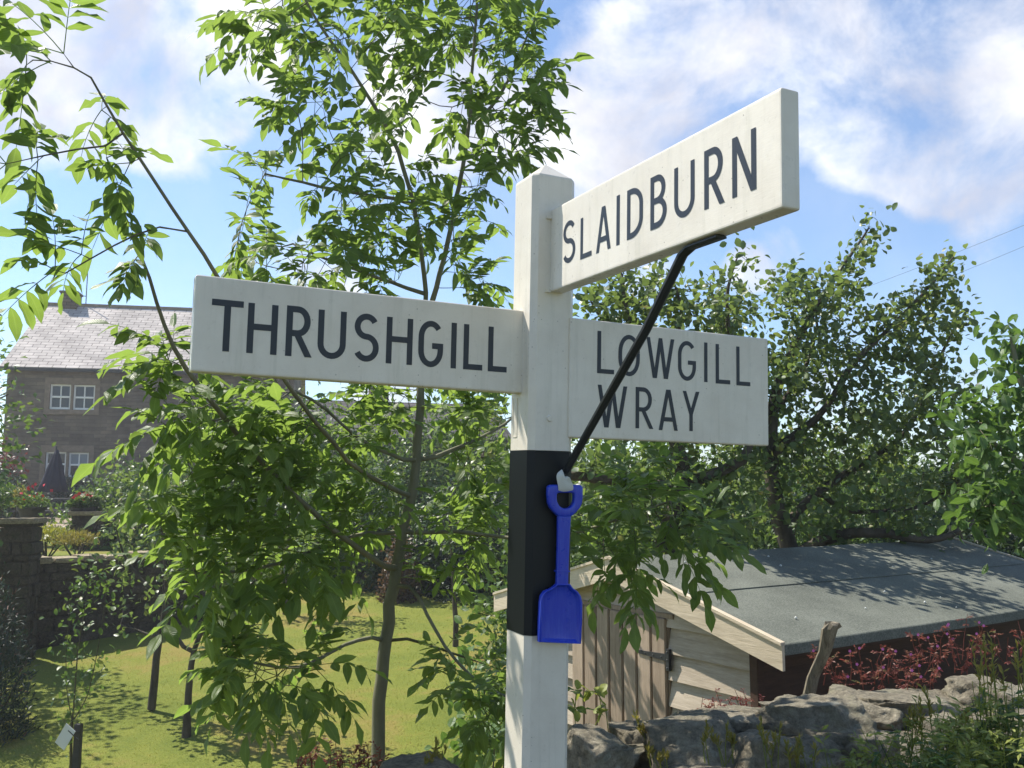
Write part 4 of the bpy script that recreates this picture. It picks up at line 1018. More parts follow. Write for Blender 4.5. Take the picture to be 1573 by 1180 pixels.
leafy_tree('apple_tree', 'apple tree with a thick crooked bough just behind the LOWGILL arm', [
 limb([(1010, 900, YB), (1030, 800, YB), (1052, 745, YB), (1045, 690, YB), (1010, 620, YB), (975, 540, YB), (960, 470, YB), (955, 420, YB)], .085, .008),
 limb([(1050, 752, YB), (1000, 745, YB-.2), (950, 738, YB-.4), (900, 733, YB-.5), (850, 728, YB-.6), (800, 740, YB-.6), (740, 700, YB-.6)], .055, .015),
 limb([(1050, 745, YB), (1090, 730, YB), (1140, 715, YB), (1155, 680, YB), (1160, 620, YB), (1120, 520, YB), (1115, 440, YB), (1135, 390, YB)], .05, .006),
 limb([(1012, 625, YB), (1040, 540, YB), (1050, 470, YB), (1030, 420, YB)], .03, .005),
 limb([(985, 560, YB), (930, 500, YB), (900, 450, YB)], .02, .005)],
 [(930, 460, 45, 45, YB, .5, 50), (1000, 440, 50, 40, YB, .5, 44), (1080, 460, 50, 35, YB, .5, 36), (1130, 400, 22, 25, YB, .2, 14), (1130, 470, 40, 30, YB, .4, 26), (980, 520, 70, 50, YB, .6, 50), (1100, 520, 50, 40, YB, .6, 30), (930, 720, 50, 50, YB-.2, .5, 36), (1000, 800, 70, 50, YB, .6, 50), (1090, 780, 60, 50, YB, .6, 46), (1130, 830, 60, 30, YB+.2, .5, 26), (1010, 690, 60, 30, YB, .5, 24), (760, 700, 50, 50, YB-.6, .4, 30), (750, 620, 40, 40, YB, .4, 20), (1000, 480, 80, 50, YB, .6, 60), (1090, 580, 80, 60, YB+.3, .6, 40), (950, 620, 70, 50, YB, .6, 40), (960, 770, 90, 60, YB+.3, .7, 60), (1080, 690, 80, 40, YB+.3, .6, 40)],
 .10, .12, 9.0, .074, 'apple_leaf', wratio=.64)
YC = 5.6
leafy_tree('lilac_tree', 'broad leaved bright green tree at the right edge beyond the shed', [
 limb([(1700, 900, YC), (1660, 780, YC), (1620, 700, YC), (1580, 620, YC), (1555, 540, YC), (1550, 500, YC)], .05, .005),
 limb([(1650, 770, YC), (1580, 720, YC), (1520, 680, YC), (1490, 630, YC)], .025, .005),
 limb([(1640, 740, YC), (1680, 620, YC), (1700, 520, YC)], .03, .006),
 limb([(1600, 740, YC), (1540, 760, YC), (1500, 790, YC)], .015, .004)],
 [(1545, 530, 30, 30, YC, .2, 10), (1500, 610, 40, 25, YC, .3, 18), (1560, 600, 50, 40, YC, .4, 30), (1530, 680, 60, 50, YC, .5, 50), (1480, 650, 30, 40, YC, .3, 16), (1560, 760, 50, 50, YC, .5, 40), (1500, 730, 40, 50, YC, .3, 26), (1620, 620, 60, 90, YC, .5, 50), (1545, 815, 40, 30, YC, .3, 16)],
 .09, .11, 6.5, .10, 'lilac_leaf', 'ash_bark', wratio=.52, droop=.5)
# young fruit trees on the lawn
def px_tree(name, label, base, limbs, cl, nper, ls, **k): return leafy_tree(name, label, limbs, cl, .09, .12, nper, ls, 'apple_leaf', **k)
YL = 10.2
leafy_tree('fruit_tree', 'small leaning fruit tree on the lawn left of the ash tree', [
 limb([(233, 1090, YL), (240, 1010, YL), (252, 950, YL), (258, 890, YL), (250, 820, YL), (240, 760, YL)], .045, .012),
 limb([(245, 985, YL), (215, 965, YL), (185, 960, YL)], .02, .006), limb([(254, 930, YL), (225, 900, YL), (190, 860, YL), (175, 800, YL)], .025, .006), limb([(256, 880, YL), (300, 830, YL), (330, 780, YL)], .03, .006)],
 [(200, 800, 55, 60, YL, .8, 70), (260, 780, 60, 70, YL, .9, 60), (180, 880, 35, 40, YL, .6, 30), (310, 820, 60, 70, YL, .8, 50), (210, 930, 30, 25, YL, .4, 12), (190, 730, 50, 40, YL, .6, 30)],
 .13, .17, 5.5, .075, 'apple_leaf', wratio=.6)
leafy_tree('fruit_tree', 'second fruit tree on the lawn half hidden by low hanging ash leaves', [
 limb([(287, 1125, 9.4), (290, 1060, 9.4), (295, 1000, 9.4), (330, 930, 9.4), (350, 860, 9.4)], .042, .012), limb([(293, 1010, 9.4), (260, 960, 9.4), (250, 900, 9.4)], .025, .008), limb([(320, 950, 9.4), (390, 900, 9.4), (430, 840, 9.4)], .025, .006)],
 [(350, 840, 90, 70, 9.4, .8, 70), (420, 850, 60, 50, 9.4, .6, 34), (280, 880, 60, 50, 9.4, .6, 34), (460, 790, 50, 50, 9.4, .6, 24)], .13, .17, 5.5, .075, 'apple_leaf', wratio=.6)
leafy_tree('fruit_tree', 'slim fruit tree standing at the far end of the lawn right of the ash trunk', [
 limb([(700, 948, 13), (697, 900, 13), (694, 850, 13), (690, 800, 13)], .04, .012)], [(690, 800, 60, 60, 13, .8, 60), (720, 740, 50, 50, 13, .7, 40), (640, 790, 40, 50, 13, .7, 30)], .17, .2, 6, .08, 'hedge_leaf', wratio=.55)
leafy_tree('fruit_tree', 'distant fruit tree at the far left end of the lawn behind the ash leaves', [
 limb([(440, 925, 15), (437, 880, 15), (445, 820, 15), (450, 770, 15)], .05, .015)], [(450, 780, 70, 60, 15, 1., 80), (400, 830, 50, 40, 15, .8, 30), (510, 800, 50, 50, 15, .8, 40)], .2, .24, 7, .085, 'hedge_leaf', wratio=.55)
# three-stemmed sapling with stake and label
YS = 7.9
g0 = at(108, 1185, YS); sap = leafy_tree('sapling', 'thin three stemmed sapling tied to a short stake on the left of the lawn', [
 limb([(108, 1200, YS), (109, 1150, YS), (111, 1108, YS)], .013, .011), limb([(111, 1110, YS), (102, 1060, YS), (101, 1000, YS), (107, 940, YS), (112, 900, YS)], .006, .003), limb([(111, 1110, YS), (115, 1060, YS), (119, 1000, YS), (130, 940, YS), (140, 880, YS), (138, 850, YS)], .007, .003), limb([(111, 1110, YS), (135, 1070, YS), (146, 1020, YS), (155, 970, YS), (162, 920, YS), (165, 890, YS)], .006, .003)],
 [(105, 930, 12, 40, YS, .12, 9), (135, 900, 20, 40, YS, .15, 14), (163, 920, 10, 30, YS, .12, 7), (150, 870, 22, 22, YS, .15, 9)], .06, .07, 4.5, .062, 'hedge_leaf', 'twig_bark', wratio=.55)
s0 = at(121, 1112, YS-.05); gs = Vector((s0.x, s0.y, gz(s0.x, s0.y)))
stk_o = thing('tree_stake', gs, 'short square timber stake beside the thin sapling on the lawn', 'stake')
bm = bmesh.new(); box_at(bm, (-.027, -.027, -.1), (.027, .027, s0.z-gs.z), .003, .2); bmobj('stake', bm, 'bench_wood', stk_o)
bm = bmesh.new(); box_at(bm, (-.085, -.033, s0.z-gs.z-.075), (.03, -.0275, s0.z-gs.z-.055), .001); bmobj('tie', bm, 'dark_metal', stk_o)
lb = at(100, 1132, YS-.1); tg_ = thing('plant_label', lb, 'pale tilted card label tied to the stake of the thin sapling', 'label', rot=(.1, .6, -.2))
bm = bmesh.new(); bbox(bm, (-.055, 0, -.10), (.055, .003, .10)); bmobj('card', bm, 'label_card', tg_); bm = bmesh.new(); box_at(bm, (-.005, -.004, .06), (.12, .002, .066)); bmobj('string', bm, 'dark_metal', tg_)

# ------------------------------------------------------------------ shrubs and hedges
def shrub(name, label, c, rad, n, ls, m, cat='shrub', group=None, flowers=None, prof=PR_LOW, wr=.55, seed=0, up=.2, stems=True, lump=.35):
    c = Vector(c); o = thing(name, (c.x, c.y, gz(c.x, c.y)), label, cat, group)
    d = unit(rng.normal(0, 1, (n, 3))); d[:, 2] = np.abs(d[:, 2])*1.0 - .25*rng.random(n)
    rr = rng.random(n)**.28
    sd = Vector((seed*5.1, seed*2.3, seed))
    lum = np.array([noise.noise(Vector(x)*2.2+sd)+.5*noise.noise(Vector(x)*5+sd) for x in d])
    rr = rr*(1+lump*lum)
    B = np.array(c)+d*rr[:, None]*np.array(rad)
    zb = np.array([gz(*b[:2]) for b in B[::max(1, n//200)]]).mean(); B[:, 2] = np.maximum(B[:, 2], zb+.02*rng.random(n))
    D = unit(d*.6+rng.normal(0, .7, (n, 3))+np.array([0, 0, up])); U = unit(rng.normal(0, .6, (n, 3))+d*.5+np.array([0, 0, .6])); L = ls*rng.uniform(.6, 1.25, n)
    ac = Acc(); vv = np.clip(rng.random(n)*.75+lum*.35+.1, 0, 1); vv[rng.random(n) > .985] = 1.
    leaves(ac, B, D, U, L, L*wr, prof, rng.uniform(-.1, .4, n), .2, vv); ac.build('foliage', m, o, False)
    if stems:
        st_ = Acc()
        for k in range(9):
            a = rng.uniform(0, 6.28); e = np.array(c)+np.array([math.cos(a)*rad[0]*.7, math.sin(a)*rad[1]*.7, rad[2]*rng.uniform(.1, .7)]); b0 = np.array(o.location)+np.array([math.cos(a)*rad[0]*.15, math.sin(a)*rad[1]*.15, 0])
            P = np.array([b0, b0*.5+e*.5+rng.normal(0, .05, 3)*rad[0], e]); V, Q = tube(P, [.02*rad[0]+.006, .014*rad[0]+.004, .004], 5); st_.add(V, Q=Q)
        st_.build('stems', 'apple_bark', o, True)
    if flowers:
        fm, fn, fs = flowers; k = rng.integers(0, n, fn); Bf = np.array(c)+d[k]*(rr[k][:, None]+.06)*np.array(rad); Bf[:, 2] = np.maximum(Bf[:, 2], zb+.05); ac = Acc()
        for q in range(5):
            a = q*1.2566; Df = np.tile([math.cos(a), math.sin(a)*.6, math.sin(a)*.6+.2], (fn, 1)); leaves(ac, Bf, Df, np.tile([0, -.5, 1.], (fn, 1)), fs, fs*.8, PR_LOW, 0, .1)
        ac.build('blossom', fm, o)
    return o
def shr(name, label, px, py, Y, rad, n, ls, m, **k):
    c = at(px, py, Y); top = c.z+rad[2]; g = gz(c.x, c.y)+.05      # it grows from the ground up
    if c.z > g+.15 and 'terrace' not in k: n = int(n*min(1.8, (top-g)/rad[2])); rad = (rad[0], rad[1], top-g); c.z = g
    k.pop('terrace', None); return shrub(name, label, c, rad, n, ls, m, **k)
# end of lawn
shr('hedge_shrub', 'dark rounded shrub at the end of the lawn just left of the ash trunk', 540, 800, 18, (1.6, 1.2, 1.5), 5200, .12, 'hedge_leaf', seed=1)
shr('hedge_shrub', 'dark evergreen shrub at the end of the lawn right of the ash trunk', 660, 845, 17, (1.0, .9, 1.0), 4200, .09, 'yew_leaf', seed=2)
shr('hedge_shrub', 'deep green shrub filling the end of the lawn beside the white post', 745, 830, 16.5, (1.1, .9, 1.3), 4600, .09, 'yew_leaf', seed=3)
shr('hedge_shrub', 'tall light green bush behind the lawn and left of the post', 700, 730, 21, (2.0, 1.5, 2.3), 6500, .14, 'hedge_leaf', seed=4)
shr('hedge_shrub', 'tall bush in front of the dark slate roof', 590, 760, 20, (1.8, 1.3, 1.8), 5000, .13, 'hedge_leaf', seed=5)
shr('hedge_shrub', 'bushy shrub left of the dark slate roof', 470, 740, 21, (2.0, 1.4, 2.2), 5600, .14, 'hedge_leaf', seed=6)
shr('hedge_shrub', 'wide shrub between the stone house and the ash tree', 370, 760, 22, (2.2, 1.5, 2.2), 6000, .14, 'hedge_leaf', seed=7)
shr('flowering_shrub', 'yellow flecked bush beside the low garden wall', 200, 800, 16.5, (1.3, 1.0, 1.1), 4500, .10, 'hedge_leaf', seed=8, flowers=('yellow_leaf', 90, .05))
shr('copper_shrub', 'small copper leaved shrub behind the ash trunk', 615, 850, 16, (.35, .3, .5), 900, .08, 'copper_leaf', seed=9)
# beside the post, low
shr('bramble_bush', 'leafy bush close behind the wall and left of the post foot', 730, 1000, 5.6, (.26, .3, .34), 520, .075, 'lilac_leaf', seed=10, prof=PR_OVAL)
shr('bramble_bush', 'low bush at the foot of the post behind the wall', 740, 1110, 4.6, (.22, .25, .22), 420, .07, 'hedge_leaf', seed=11, prof=PR_OVAL)
# behind the shed
shr('thicket', 'dense green thicket behind the left half of the shed roof', 960, 790, 10.5, (1.5, 1.0, 1.3), 5500, .10, 'hedge_leaf', seed=12)
shr('thicket', 'dense green thicket behind the middle of the shed roof', 1160, 785, 11.5, (1.7, 1.0, 1.35), 5500, .10, 'hedge_leaf', seed=13)
shr('thicket', 'dense green thicket behind the right half of the shed roof', 1350, 780, 12, (1.8, 1.0, 1.4), 5500, .10, 'hedge_leaf', seed=14)
shr('thicket', 'dark thicket at the right end behind the shed', 1540, 790, 11, (1.6, 1.0, 1.5), 5500, .10, 'yew_leaf', seed=15)
shr('thicket', 'low dark bush between the shed gable and the post', 850, 840, 9.5, (.9, .8, .8), 3200, .09, 'hedge_leaf', seed=16)
for k_, (px, lab) in enumerate(((900, 'first, at the post'), (1080, 'second from the post'), (1260, 'third from the post'), (1440, 'fourth from the post'), (1610, 'last, cut by the right edge'))):
    shr('field_hedge', 'section of tall field hedge far behind the shed, '+lab, px, (735, 765, 740, 770, 730)[k_], 15.5, (1.9, .8, 1.1), 6500, .13, 'hedge_leaf', seed=30+k_, group='field hedge behind the shed')
# left of the house
shr('garden_tree', 'round green tree beyond the left corner of the stone house', -150, 650, 34, (3.4, 3, 4.0), 5000, .3, 'hedge_leaf', seed=17, cat='tree')
shr('conifer', 'dark conifer with rusty tips at the left edge by the garden wall', -25, 960, 9.5, (.55, .5, .62), 4200, .075, 'conifer_leaf', seed=18, wr=.2, up=.6)
shr('red_shrub', 'red leaved shrub in front of the stone house at the left edge', -5, 712, 27, (1.1, .8, .65), 2600, .11, 'red_leaf', seed=19, stems=False)
shr('clipped_hedge', 'black-green hedge below the red shrub by the house', 5, 755, 26.5, (1.3, .8, .7), 3600, .10, 'yew_leaf', seed=20)
shr('window_shrub', 'dark shrub under the ground floor window of the stone house', 118, 750, 29, (1.0, .5, .55), 2200, .10, 'yew_leaf', seed=21)
shr('olive_bush', 'olive green bush on the terrace behind the left gate pillar', 8, 775, 17, (.40, .4, .42), 1500, .07, 'hedge_leaf', terrace=True, seed=22)
shr('herb_clump', 'pale pointed herb clump behind the left gate pillar', 30, 775, 16.6, (.13, .13, .35), 600, .05, 'bud_leaf', terrace=True, seed=23, up=.9)
shr('yellow_flower_clump', 'yellow flowering clump on top of the low garden wall', 72, 830, 14.2, (.45, .4, .22), 1500, .07, 'yellow_leaf', terrace=True, seed=24, flowers=('white_petal', 30, .03), up=.8, wr=.3)
shr('yellow_flower_clump', 'dry straw coloured clump at the right end of the garden wall top', 118, 835, 14.0, (.32, .3, .18), 700, .08, 'bud_leaf', terrace=True, seed=25, up=.8, wr=.25)

# tree that shades the left of the lawn and the garden wall
def solid_tree(name, label, c, h, rad, n, ls, m, seed):
    c = Vector(c); o = thing(name, (c.x, c.y, gz(c.x, c.y)), label, 'tree'); z0 = o.location.z
    V, Q = tube(np.array([[c.x, c.y, z0-.1], [c.x+.05, c.y, z0+h*.35], [c.x, c.y+.05, z0+h*.7]]), [.16, .12, .05], 9); ac = Acc(); ac.add(V, Q=Q)
    for k in range(10):
        a = k*2.4; P = np.array([[c.x, c.y, z0+h*(.3+.03*k)], [c.x+math.cos(a)*rad*.5, c.y+math.sin(a)*rad*.5, z0+h*(.45+.03*k)], [c.x+math.cos(a)*rad*.85, c.y+math.sin(a)*rad*.85, z0+h*(.5+.035*k)]]); V, Q = tube(P, [.05, .03, .01], 6); ac.add(V, Q=Q)
    ac.build('trunk', 'apple_bark', o, True)
    d = unit(rng.normal(0, 1, (n, 3))); lum = np.array([noise.noise(Vector(x)*2+Vector((seed, 0, 0))) for x in d]); rr = rng.random(n)**.4*(1+.5*lum)
    B = np.array([c.x, c.y, z0+h*.65])+d*rr[:, None]*np.array([rad, rad, h*.38]); D = unit(d+rng.normal(0, .8, (n, 3))); U = unit(rng.normal(0, .6, (n, 3))+[0, 0, 1]); L = ls*rng.uniform(.7, 1.2, n)
    ac = Acc(); leaves(ac, B, D, U, L, L*.55, PR_LOW, .2, .2); ac.build('crown', m, o)
solid_tree('garden_tree', 'tall garden tree left of the lawn', (-8.2, 11.3, 0), 4.6, 1.9, 7000, .11, 'hedge_leaf', 3)
# distant woodland
ac = Acc(); n = 16000
X = rng.uniform(-160, 200, n); Yd = rng.uniform(85, 115, n); hh = np.array([3.0+2.4*noise.noise(Vector((x*.06, y*.05, 0)))+1.8*noise.noise(Vector((x*.22, y*.2, 4))) for x, y in zip(X, Yd)])
Zd = .9+hh*rng.random(n)**.5*.75; B = np.stack([X, Yd, Zd], 1); leaves(ac, B, rng.normal(0, 1, (n, 3)), rng.normal(0, 1, (n, 3)), 1.5, 1.2, PR_LOW, .1, .2)
o = ac.build('woodland', 'hedge_leaf'); tag(o, 'distant line of green woodland along the horizon', 'woodland', kind='stuff')

# ------------------------------------------------------------------ stone house
HY = .20; HP = at(12, 563, 30.); hgz = .72
house = thing('stone_house', (HP.x, HP.y, hgz), 'two storey brown stone house with slate roof and white sash windows at the left', 'house', rot=(0, 0, HY))
he = HP.z-hgz; HL = 9.4; HD = 8.4; hr = 2.85
hn = Vector((math.sin(HY), -math.cos(HY), 0)); hx_ = Vector((math.cos(HY), math.sin(HY), 0))
def hl(px, py, off=0.):
    p = hit(px, py, HP, hn); q = p-house.location; return q.dot(hx_), q.z
bm = bmesh.new()
# front wall with real openings
ups = [(77.5, 107.5, 590, 629), (113.5, 144.5, 591, 630)]; los = [(70.5, 100, 694, 732), (106, 134.5, 695, 733)]
wins = []
for x0, x1, y0, y1 in ups+los:
    a0, z1 = hl(x0, y0); a1, z0 = hl(x1, y1); wins.append((a0, a1, z0, z1))
av = sorted({0, HL, *[w[0] for w in wins], *[w[1] for w in wins]}); zv = sorted({-1., he, *[w[2] for w in wins], *[w[3] for w in wins]})
for i in range(len(av)-1):
    for j in range(len(zv)-1):
        ca, cz = (av[i]+av[i+1])/2, (zv[j]+zv[j+1])/2
        if any(w[0] < ca < w[1] and w[2] < cz < w[3] for w in wins): continue
        bm.faces.new([bm.verts.new(p) for p in ((av[i], 0, zv[j]), (av[i+1], 0, zv[j]), (av[i+1], 0, zv[j+1]), (av[i], 0, zv[j+1]))])
bmesh.ops.remove_doubles(bm, verts=bm.verts[:], dist=.0005)
bmobj('front_wall', bm, 'house_stone', house)
bm = bmesh.new()
for a in (0, HL):
    P = [(a, .001, -1), (a, HD, -1), (a, HD, he), (a, HD/2, he+hr), (a, .001, he)]; bm.faces.new([bm.verts.new(p) for p in P])
bm.faces.new([bm.verts.new(p) for p in ((0, HD, -1), (HL, HD, -1), (HL, HD, he), (0, HD, he))]); bm.faces.new([bm.verts.new(p) for p in ((0.01, 1.5, -1), (HL-.01, 1.5, -1), (HL-.01, 1.5, he), (0.01, 1.5, he))])
bmobj('side_wall', bm, 'house_stone', house)
def roofslab(parent, L, D, e, r, m, over=.18, th=.12, name='roof'):
    sl = math.hypot(D/2+over, r*(D/2+over)/(D/2)); ang = math.atan2(r, D/2); ro = None
    for side in (0, 1):
        bm = bmesh.new(); bbox(bm, (-over, 0, 0), (L+over, sl, th)); 
        o = bmobj(name, bm, m, parent)
        z0 = e-r*over/(D/2)
        if side == 0: o.location = (0, -over, z0); o.rotation_euler = (ang, 0, 0)
        else: o.location = (L, D+over, z0); o.rotation_euler = (ang, 0, math.pi)
        if side == 0: ro = o
    return ro
rf = roofslab(house, HL, HD, he, hr, 'slate')
bm = bmesh.new(); box_at(bm, (-.2, HD/2-.12, he+hr+.07), (HL+.2, HD/2+.12, he+hr+.2), .02); bmobj('ridge_tiles', bm, 'sandstone', house)
bm = bmesh.new(); box_at(bm, (-.25, -.30, he-.16), (HL+.25, -.19, he-.06), .02); bmobj('gutter', bm, 'dark_metal', house)
bm = bmesh.new(); box_at(bm, (.42, HD/2-.35, he+hr-.5), (1.02, HD/2+.35, he+hr+.55), .01); box_at(bm, (.38, HD/2-.39, he+hr+.55), (1.06, HD/2+.39, he+hr+.63), .01)
chim = bmobj('chimney', bm, 'garden_stone', house)
bm = bmesh.new()
for yy in (-.22, .22): bm = bmesh.new(); bmesh.ops.create_cone(bm, cap_ends=True, segments=12, radius1=.11, radius2=.09, depth=.24, matrix=Matrix.Translation((.72, HD/2+yy*.8, he+hr+.74))); bmobj('chimney_pot', bm, 'clay_pot', chim)
bm = bmesh.new(); box_at(bm, (1.25, HD/2-.02, he+hr), (1.28, HD/2+.01, he+hr+1.5)); box_at(bm, (1.1, HD/2-.01, he+hr+.5), (1.25, HD/2, he+hr+.53)); bmobj('aerial', bm, 'dark_metal', chim)
for wi, (a0, a1, z0, z1) in enumerate(wins):
    bm = bmesh.new(); f = .055; y = .06
    for lo, hi in (((a0, y, z0), (a0+f, y+.06, z1)), ((a1-f, y, z0), (a1, y+.06, z1)), ((a0+f, y, z1-f), (a1-f, y+.06, z1)), ((a0+f, y, z0), (a1-f, y+.06, z0+f*1.3)), ((a0+f, y-.01, (z0+z1)/2-.03), (a1-f, y+.05, (z0+z1)/2+.03)), (((a0+a1)/2-.018, y+.005, z0+f), ((a0+a1)/2+.018, y+.045, z1-f))): bbox(bm, lo, hi)
    wdw = bmobj('window', bm, 'window_white', house)
    bm = bmesh.new(); bm.faces.new([bm.verts.new(p) for p in ((a0, .10, z0), (a1, .10, z0), (a1, .10, z1), (a0, .10, z1))]); bmobj('pane', bm, 'glass', wdw)
    if wi == 3:
        bm = bmesh.new(); zm = (z0+z1)/2
        bm.faces.new([bm.verts.new(p) for p in ((a0+f, .095, zm), (a1-f, .095, zm), (a1-f, .095, z1-f), (a0+f, .095, z1-f))]); bmobj('blind', bm, 'curtain_pane', wdw)
for w0, w1 in ((wins[0], wins[1]), (wins[2], wins[3])):
    bm = bmesh.new(); a0, a1, z0, z1 = w0[0], w1[1], min(w0[2], w1[2]), max(w0[3], w1[3]); g = .16
    for lo, hi in (((a0-g, -.025, z1+.002), (a1+g, .05, z1+.22)), ((a0-g, -.04, z0-.16), (a1+g, .05, z0-.002)), ((a0-g, -.022, z0), (a0-.002, .05, z1)), ((a1+.002, -.022, z0), (a1+g, .05, z1)), ((w0[1]+.002, -.022, z0), (w1[0]-.002, .05, z1))): bbox(bm, lo, hi)
    bmobj('window_surround', bm, 'sandstone', house)
# second building far behind the ash tree: dark slate roof
bp = at(478, 672, 27); BZ = .5; barn = thing('barn', (bp.x, bp.y, BZ), 'low stone outbuilding with dark slate roof glimpsed behind the ash tree', 'building', rot=(0, 0, .3))
be = bp.z-BZ; BL, BD, br_ = 6.2, 5.2, 1.3
bm = bmesh.new()
for P in (((0, 0, -1), (BL, 0, -1), (BL, 0, be), (0, 0, be)), ((0, BD, -1), (BL, BD, -1), (BL, BD, be), (0, BD, be)), ((0, 0, -1), (0, BD, -1), (0, BD, be), (0, BD/2, be+br_), (0, 0, be)), ((BL, 0, -1), (BL, BD, -1), (BL, BD, be), (BL, BD/2, be+br_), (BL, 0, be))): bm.faces.new([bm.verts.new(p) for p in P])
bmobj('wall', bm, 'house_stone', barn); roofslab(barn, BL, BD, be, br_, 'dark_slate', .15, .1)
bm = bmesh.new(); box_at(bm, (2.1, BD/2-.3, be+br_-.3), (2.7, BD/2+.3, be+br_+.55), .01); bmobj('chimney', bm, 'garden_stone', barn)
bm = bmesh.new(); box_at(bm, (3.2, -.02, .3), (4.1, .03, 2.0), .01); bmobj('door', bm, 'side_wood', barn)

def blocks(bm, lo, hi, bh=.14, seed=1):
    rs = random.Random(seed); box_at(bm, (lo[0]+.06, lo[1]+.06, lo[2]), (hi[0]-.06, hi[1]-.06, hi[2]-.03), 0)
    z = lo[2]
    while z < hi[2]-.04:
        h = min(bh*rs.uniform(.5, 1.4), hi[2]-z)
        for ax, c0, c1 in ((0, lo[0], hi[0]), (1, lo[1], hi[1])):
            for side in (0, 1):
                t = c0
                while t < c1-.02:
                    w = min(rs.uniform(.12, .48), c1-t); w = c1-t if c1-t-w < .08 else w; j = rs.uniform(-.018, .018)
                    if ax == 0: a = (t+.004, (lo[1]+j if side == 0 else hi[1]-.12+j), z+.004); b_ = (t+w-.004, a[1]+.12, z+h-.004)
                    else: a = ((lo[0]+j if side == 0 else hi[0]-.12+j), t+.004, z+.005); b_ = (a[0]+.12, t+w-.004, z+h-.005)
                    b2 = bmesh.new(); bbox(b2, a, b_); bmesh.ops.bevel(b2, geom=b2.edges[:], offset=.014, segments=2, affect='EDGES')
                    for v in b2.verts: v.co += Vector((noise.noise(v.co*9), noise.noise(v.co*9+Vector((5, 0, 0))), noise.noise(v.co*9+Vector((0, 5, 0)))))*.018
                    me = bpy.data.meshes.new('tmp'); b2.to_mesh(me); b2.free(); bm.from_mesh(me); bpy.data.meshes.remove(me); t += w
        z += h
# ------------------------------------------------------------------ garden wall, pillars and terrace things
def pillar(label, px0, px1, pyt, Y, name='gate_pillar'):
    a = at(px0, pyt, Y); b_ = at(px1, pyt, Y); w = b_.x-a.x; cx = (a.x+b_.x)/2; z0 = gz(cx, Y-.6)-.1
    o = thing(name, (cx, Y+w/2, z0), label, 'pillar', rot=(0, 0, .15)); H = a.z-z0
    bm = bmesh.new(); blocks(bm, (-w/2+.05, -w/2+.05, 0), (w/2-.05, w/2-.05, H-.07), .16, int(Y)); bmobj('shaft', bm, 'dark_stone', o)
    bm = bmesh.new(); box_at(bm, (-w/2, -w/2, H-.069), (w/2, w/2, H), .015); bmobj('cap', bm, 'cap_stone', o); return o
pillar('square stone gate pillar with pale flat cap at the left edge', -14, 47, 797, 11.8)
pillar('smaller stone pillar carrying flowers near the stone house', 101, 158, 786, 15.5)
gw0 = at(44, 862, 12.6); gw1 = at(330, 845, 14.6)
gw = thing('garden_wall', (gw0.x, gw0.y, -.7), 'low dark retaining wall with flowers along its top at the left', 'wall')
dv = (gw1-gw0); dv.z = 0; Lw = dv.length; an = math.atan2(dv.y, dv.x); gw.rotation_euler = (0, 0, an)
bm = bmesh.new(); blocks(bm, (-.05, 0, -.3), (Lw, .45, gw0.z+.7-.05), .15, 4); bmobj('stonework', bm, 'dark_stone', gw)
bm = bmesh.new(); x = -.05
while x < Lw:
    w = random.uniform(.3, .5); box_at(bm, (x+.005, -.04, gw0.z+.7-.049), (min(x+w, Lw)-.005, .48, gw0.z+.7+random.uniform(.01, .04)), .02); x += w
bmobj('coping', bm, 'cap_stone', gw)
# left extension of the wall past the pillar
gx = thing('garden_wall', (gw0.x-4.2, gw0.y-.9, -.7), 'garden wall running out of frame left of the gate pillar', 'wall', rot=(0, 0, .15)); bm = bmesh.new(); blocks(bm, (0, 0, -.3), (3.1, .4, 1.5), .15, 9); bmobj('stonework', bm, 'dark_stone', gx)
# closed parasol
pc = at(84, 752, 25); zc = gz(pc.x, 25); par_ = thing('parasol', (pc.x, 25, zc), 'closed navy parasol standing on the terrace before the house window', 'parasol')
tip = at(86, 691, 25).z-zc; bt = at(80, 756, 25).z-zc
bm = bmesh.new(); rings = []
for k, (z, r_) in enumerate(((tip, .03), (tip-.15, .09), (tip-.5, .20), (tip-.9, .30), (bt, .40), (bt+.02, .33))):
    rings.append([bm.verts.new((r_*(1+.16*math.cos(8*a))*math.cos(a)*1.0-(tip-z)*.05, r_*.7*(1+.16*math.cos(8*a))*math.sin(a), z)) for a in np.linspace(0, 2*math.pi, 32, endpoint=False)])
for A_, B_ in zip(rings[:-1], rings[1:]):
    for k in range(32): bm.faces.new((A_[k], A_[(k+1) % 32], B_[(k+1) % 32], B_[k]))
bm.faces.new(rings[0]); bmobj('canopy', bm, 'navy_cloth', par_, smooth=True)
bm = bmesh.new(); bmesh.ops.create_cone(bm, cap_ends=True, segments=10, radius1=.025, radius2=.025, depth=tip+.1, matrix=Matrix.Translation((-.02, 0, (tip+.1)/2))); bmobj('pole', bm, 'dark_metal', par_)
# picnic table
tp_ = at(92, 761, 22); tzc = gz(tp_.x, 22); H = .74
ptb = thing('picnic_table', (tp_.x, 22, tzc), 'dark picnic table with benches on the terrace below the parasol', 'table', rot=(0, 0, .1))
bm = bmesh.new(); 
for k in range(5): box_at(bm, (-.75, -.36+k*.145, H-.04), (.75, -.36+k*.145+.135, H), .004, random.random())
bmobj('tabletop', bm, 'bench_wood', ptb)
for sgy in (-1, 1):
    bm = bmesh.new(); box_at(bm, (-.75, sgy*.72-.13, .42), (.75, sgy*.72+.13, .46), .004, .5); bmobj('bench', bm, 'bench_wood', ptb)
for xx in (-.55, .55):
    bm = bmesh.new(); 
    for sgy in (-1, 1):
        v_ = bbox(bm, (xx-.03, -.04, 0), (xx+.03, .04, H-.05), .5)
        for q in v_: q.co.y += sgy*(.28+.35*(1-q.co.z/H))
    box_at(bm, (xx-.028, -.8, .36), (xx+.028, .8, .415), .003, .5); bmobj('leg', bm, 'bench_wood', ptb)
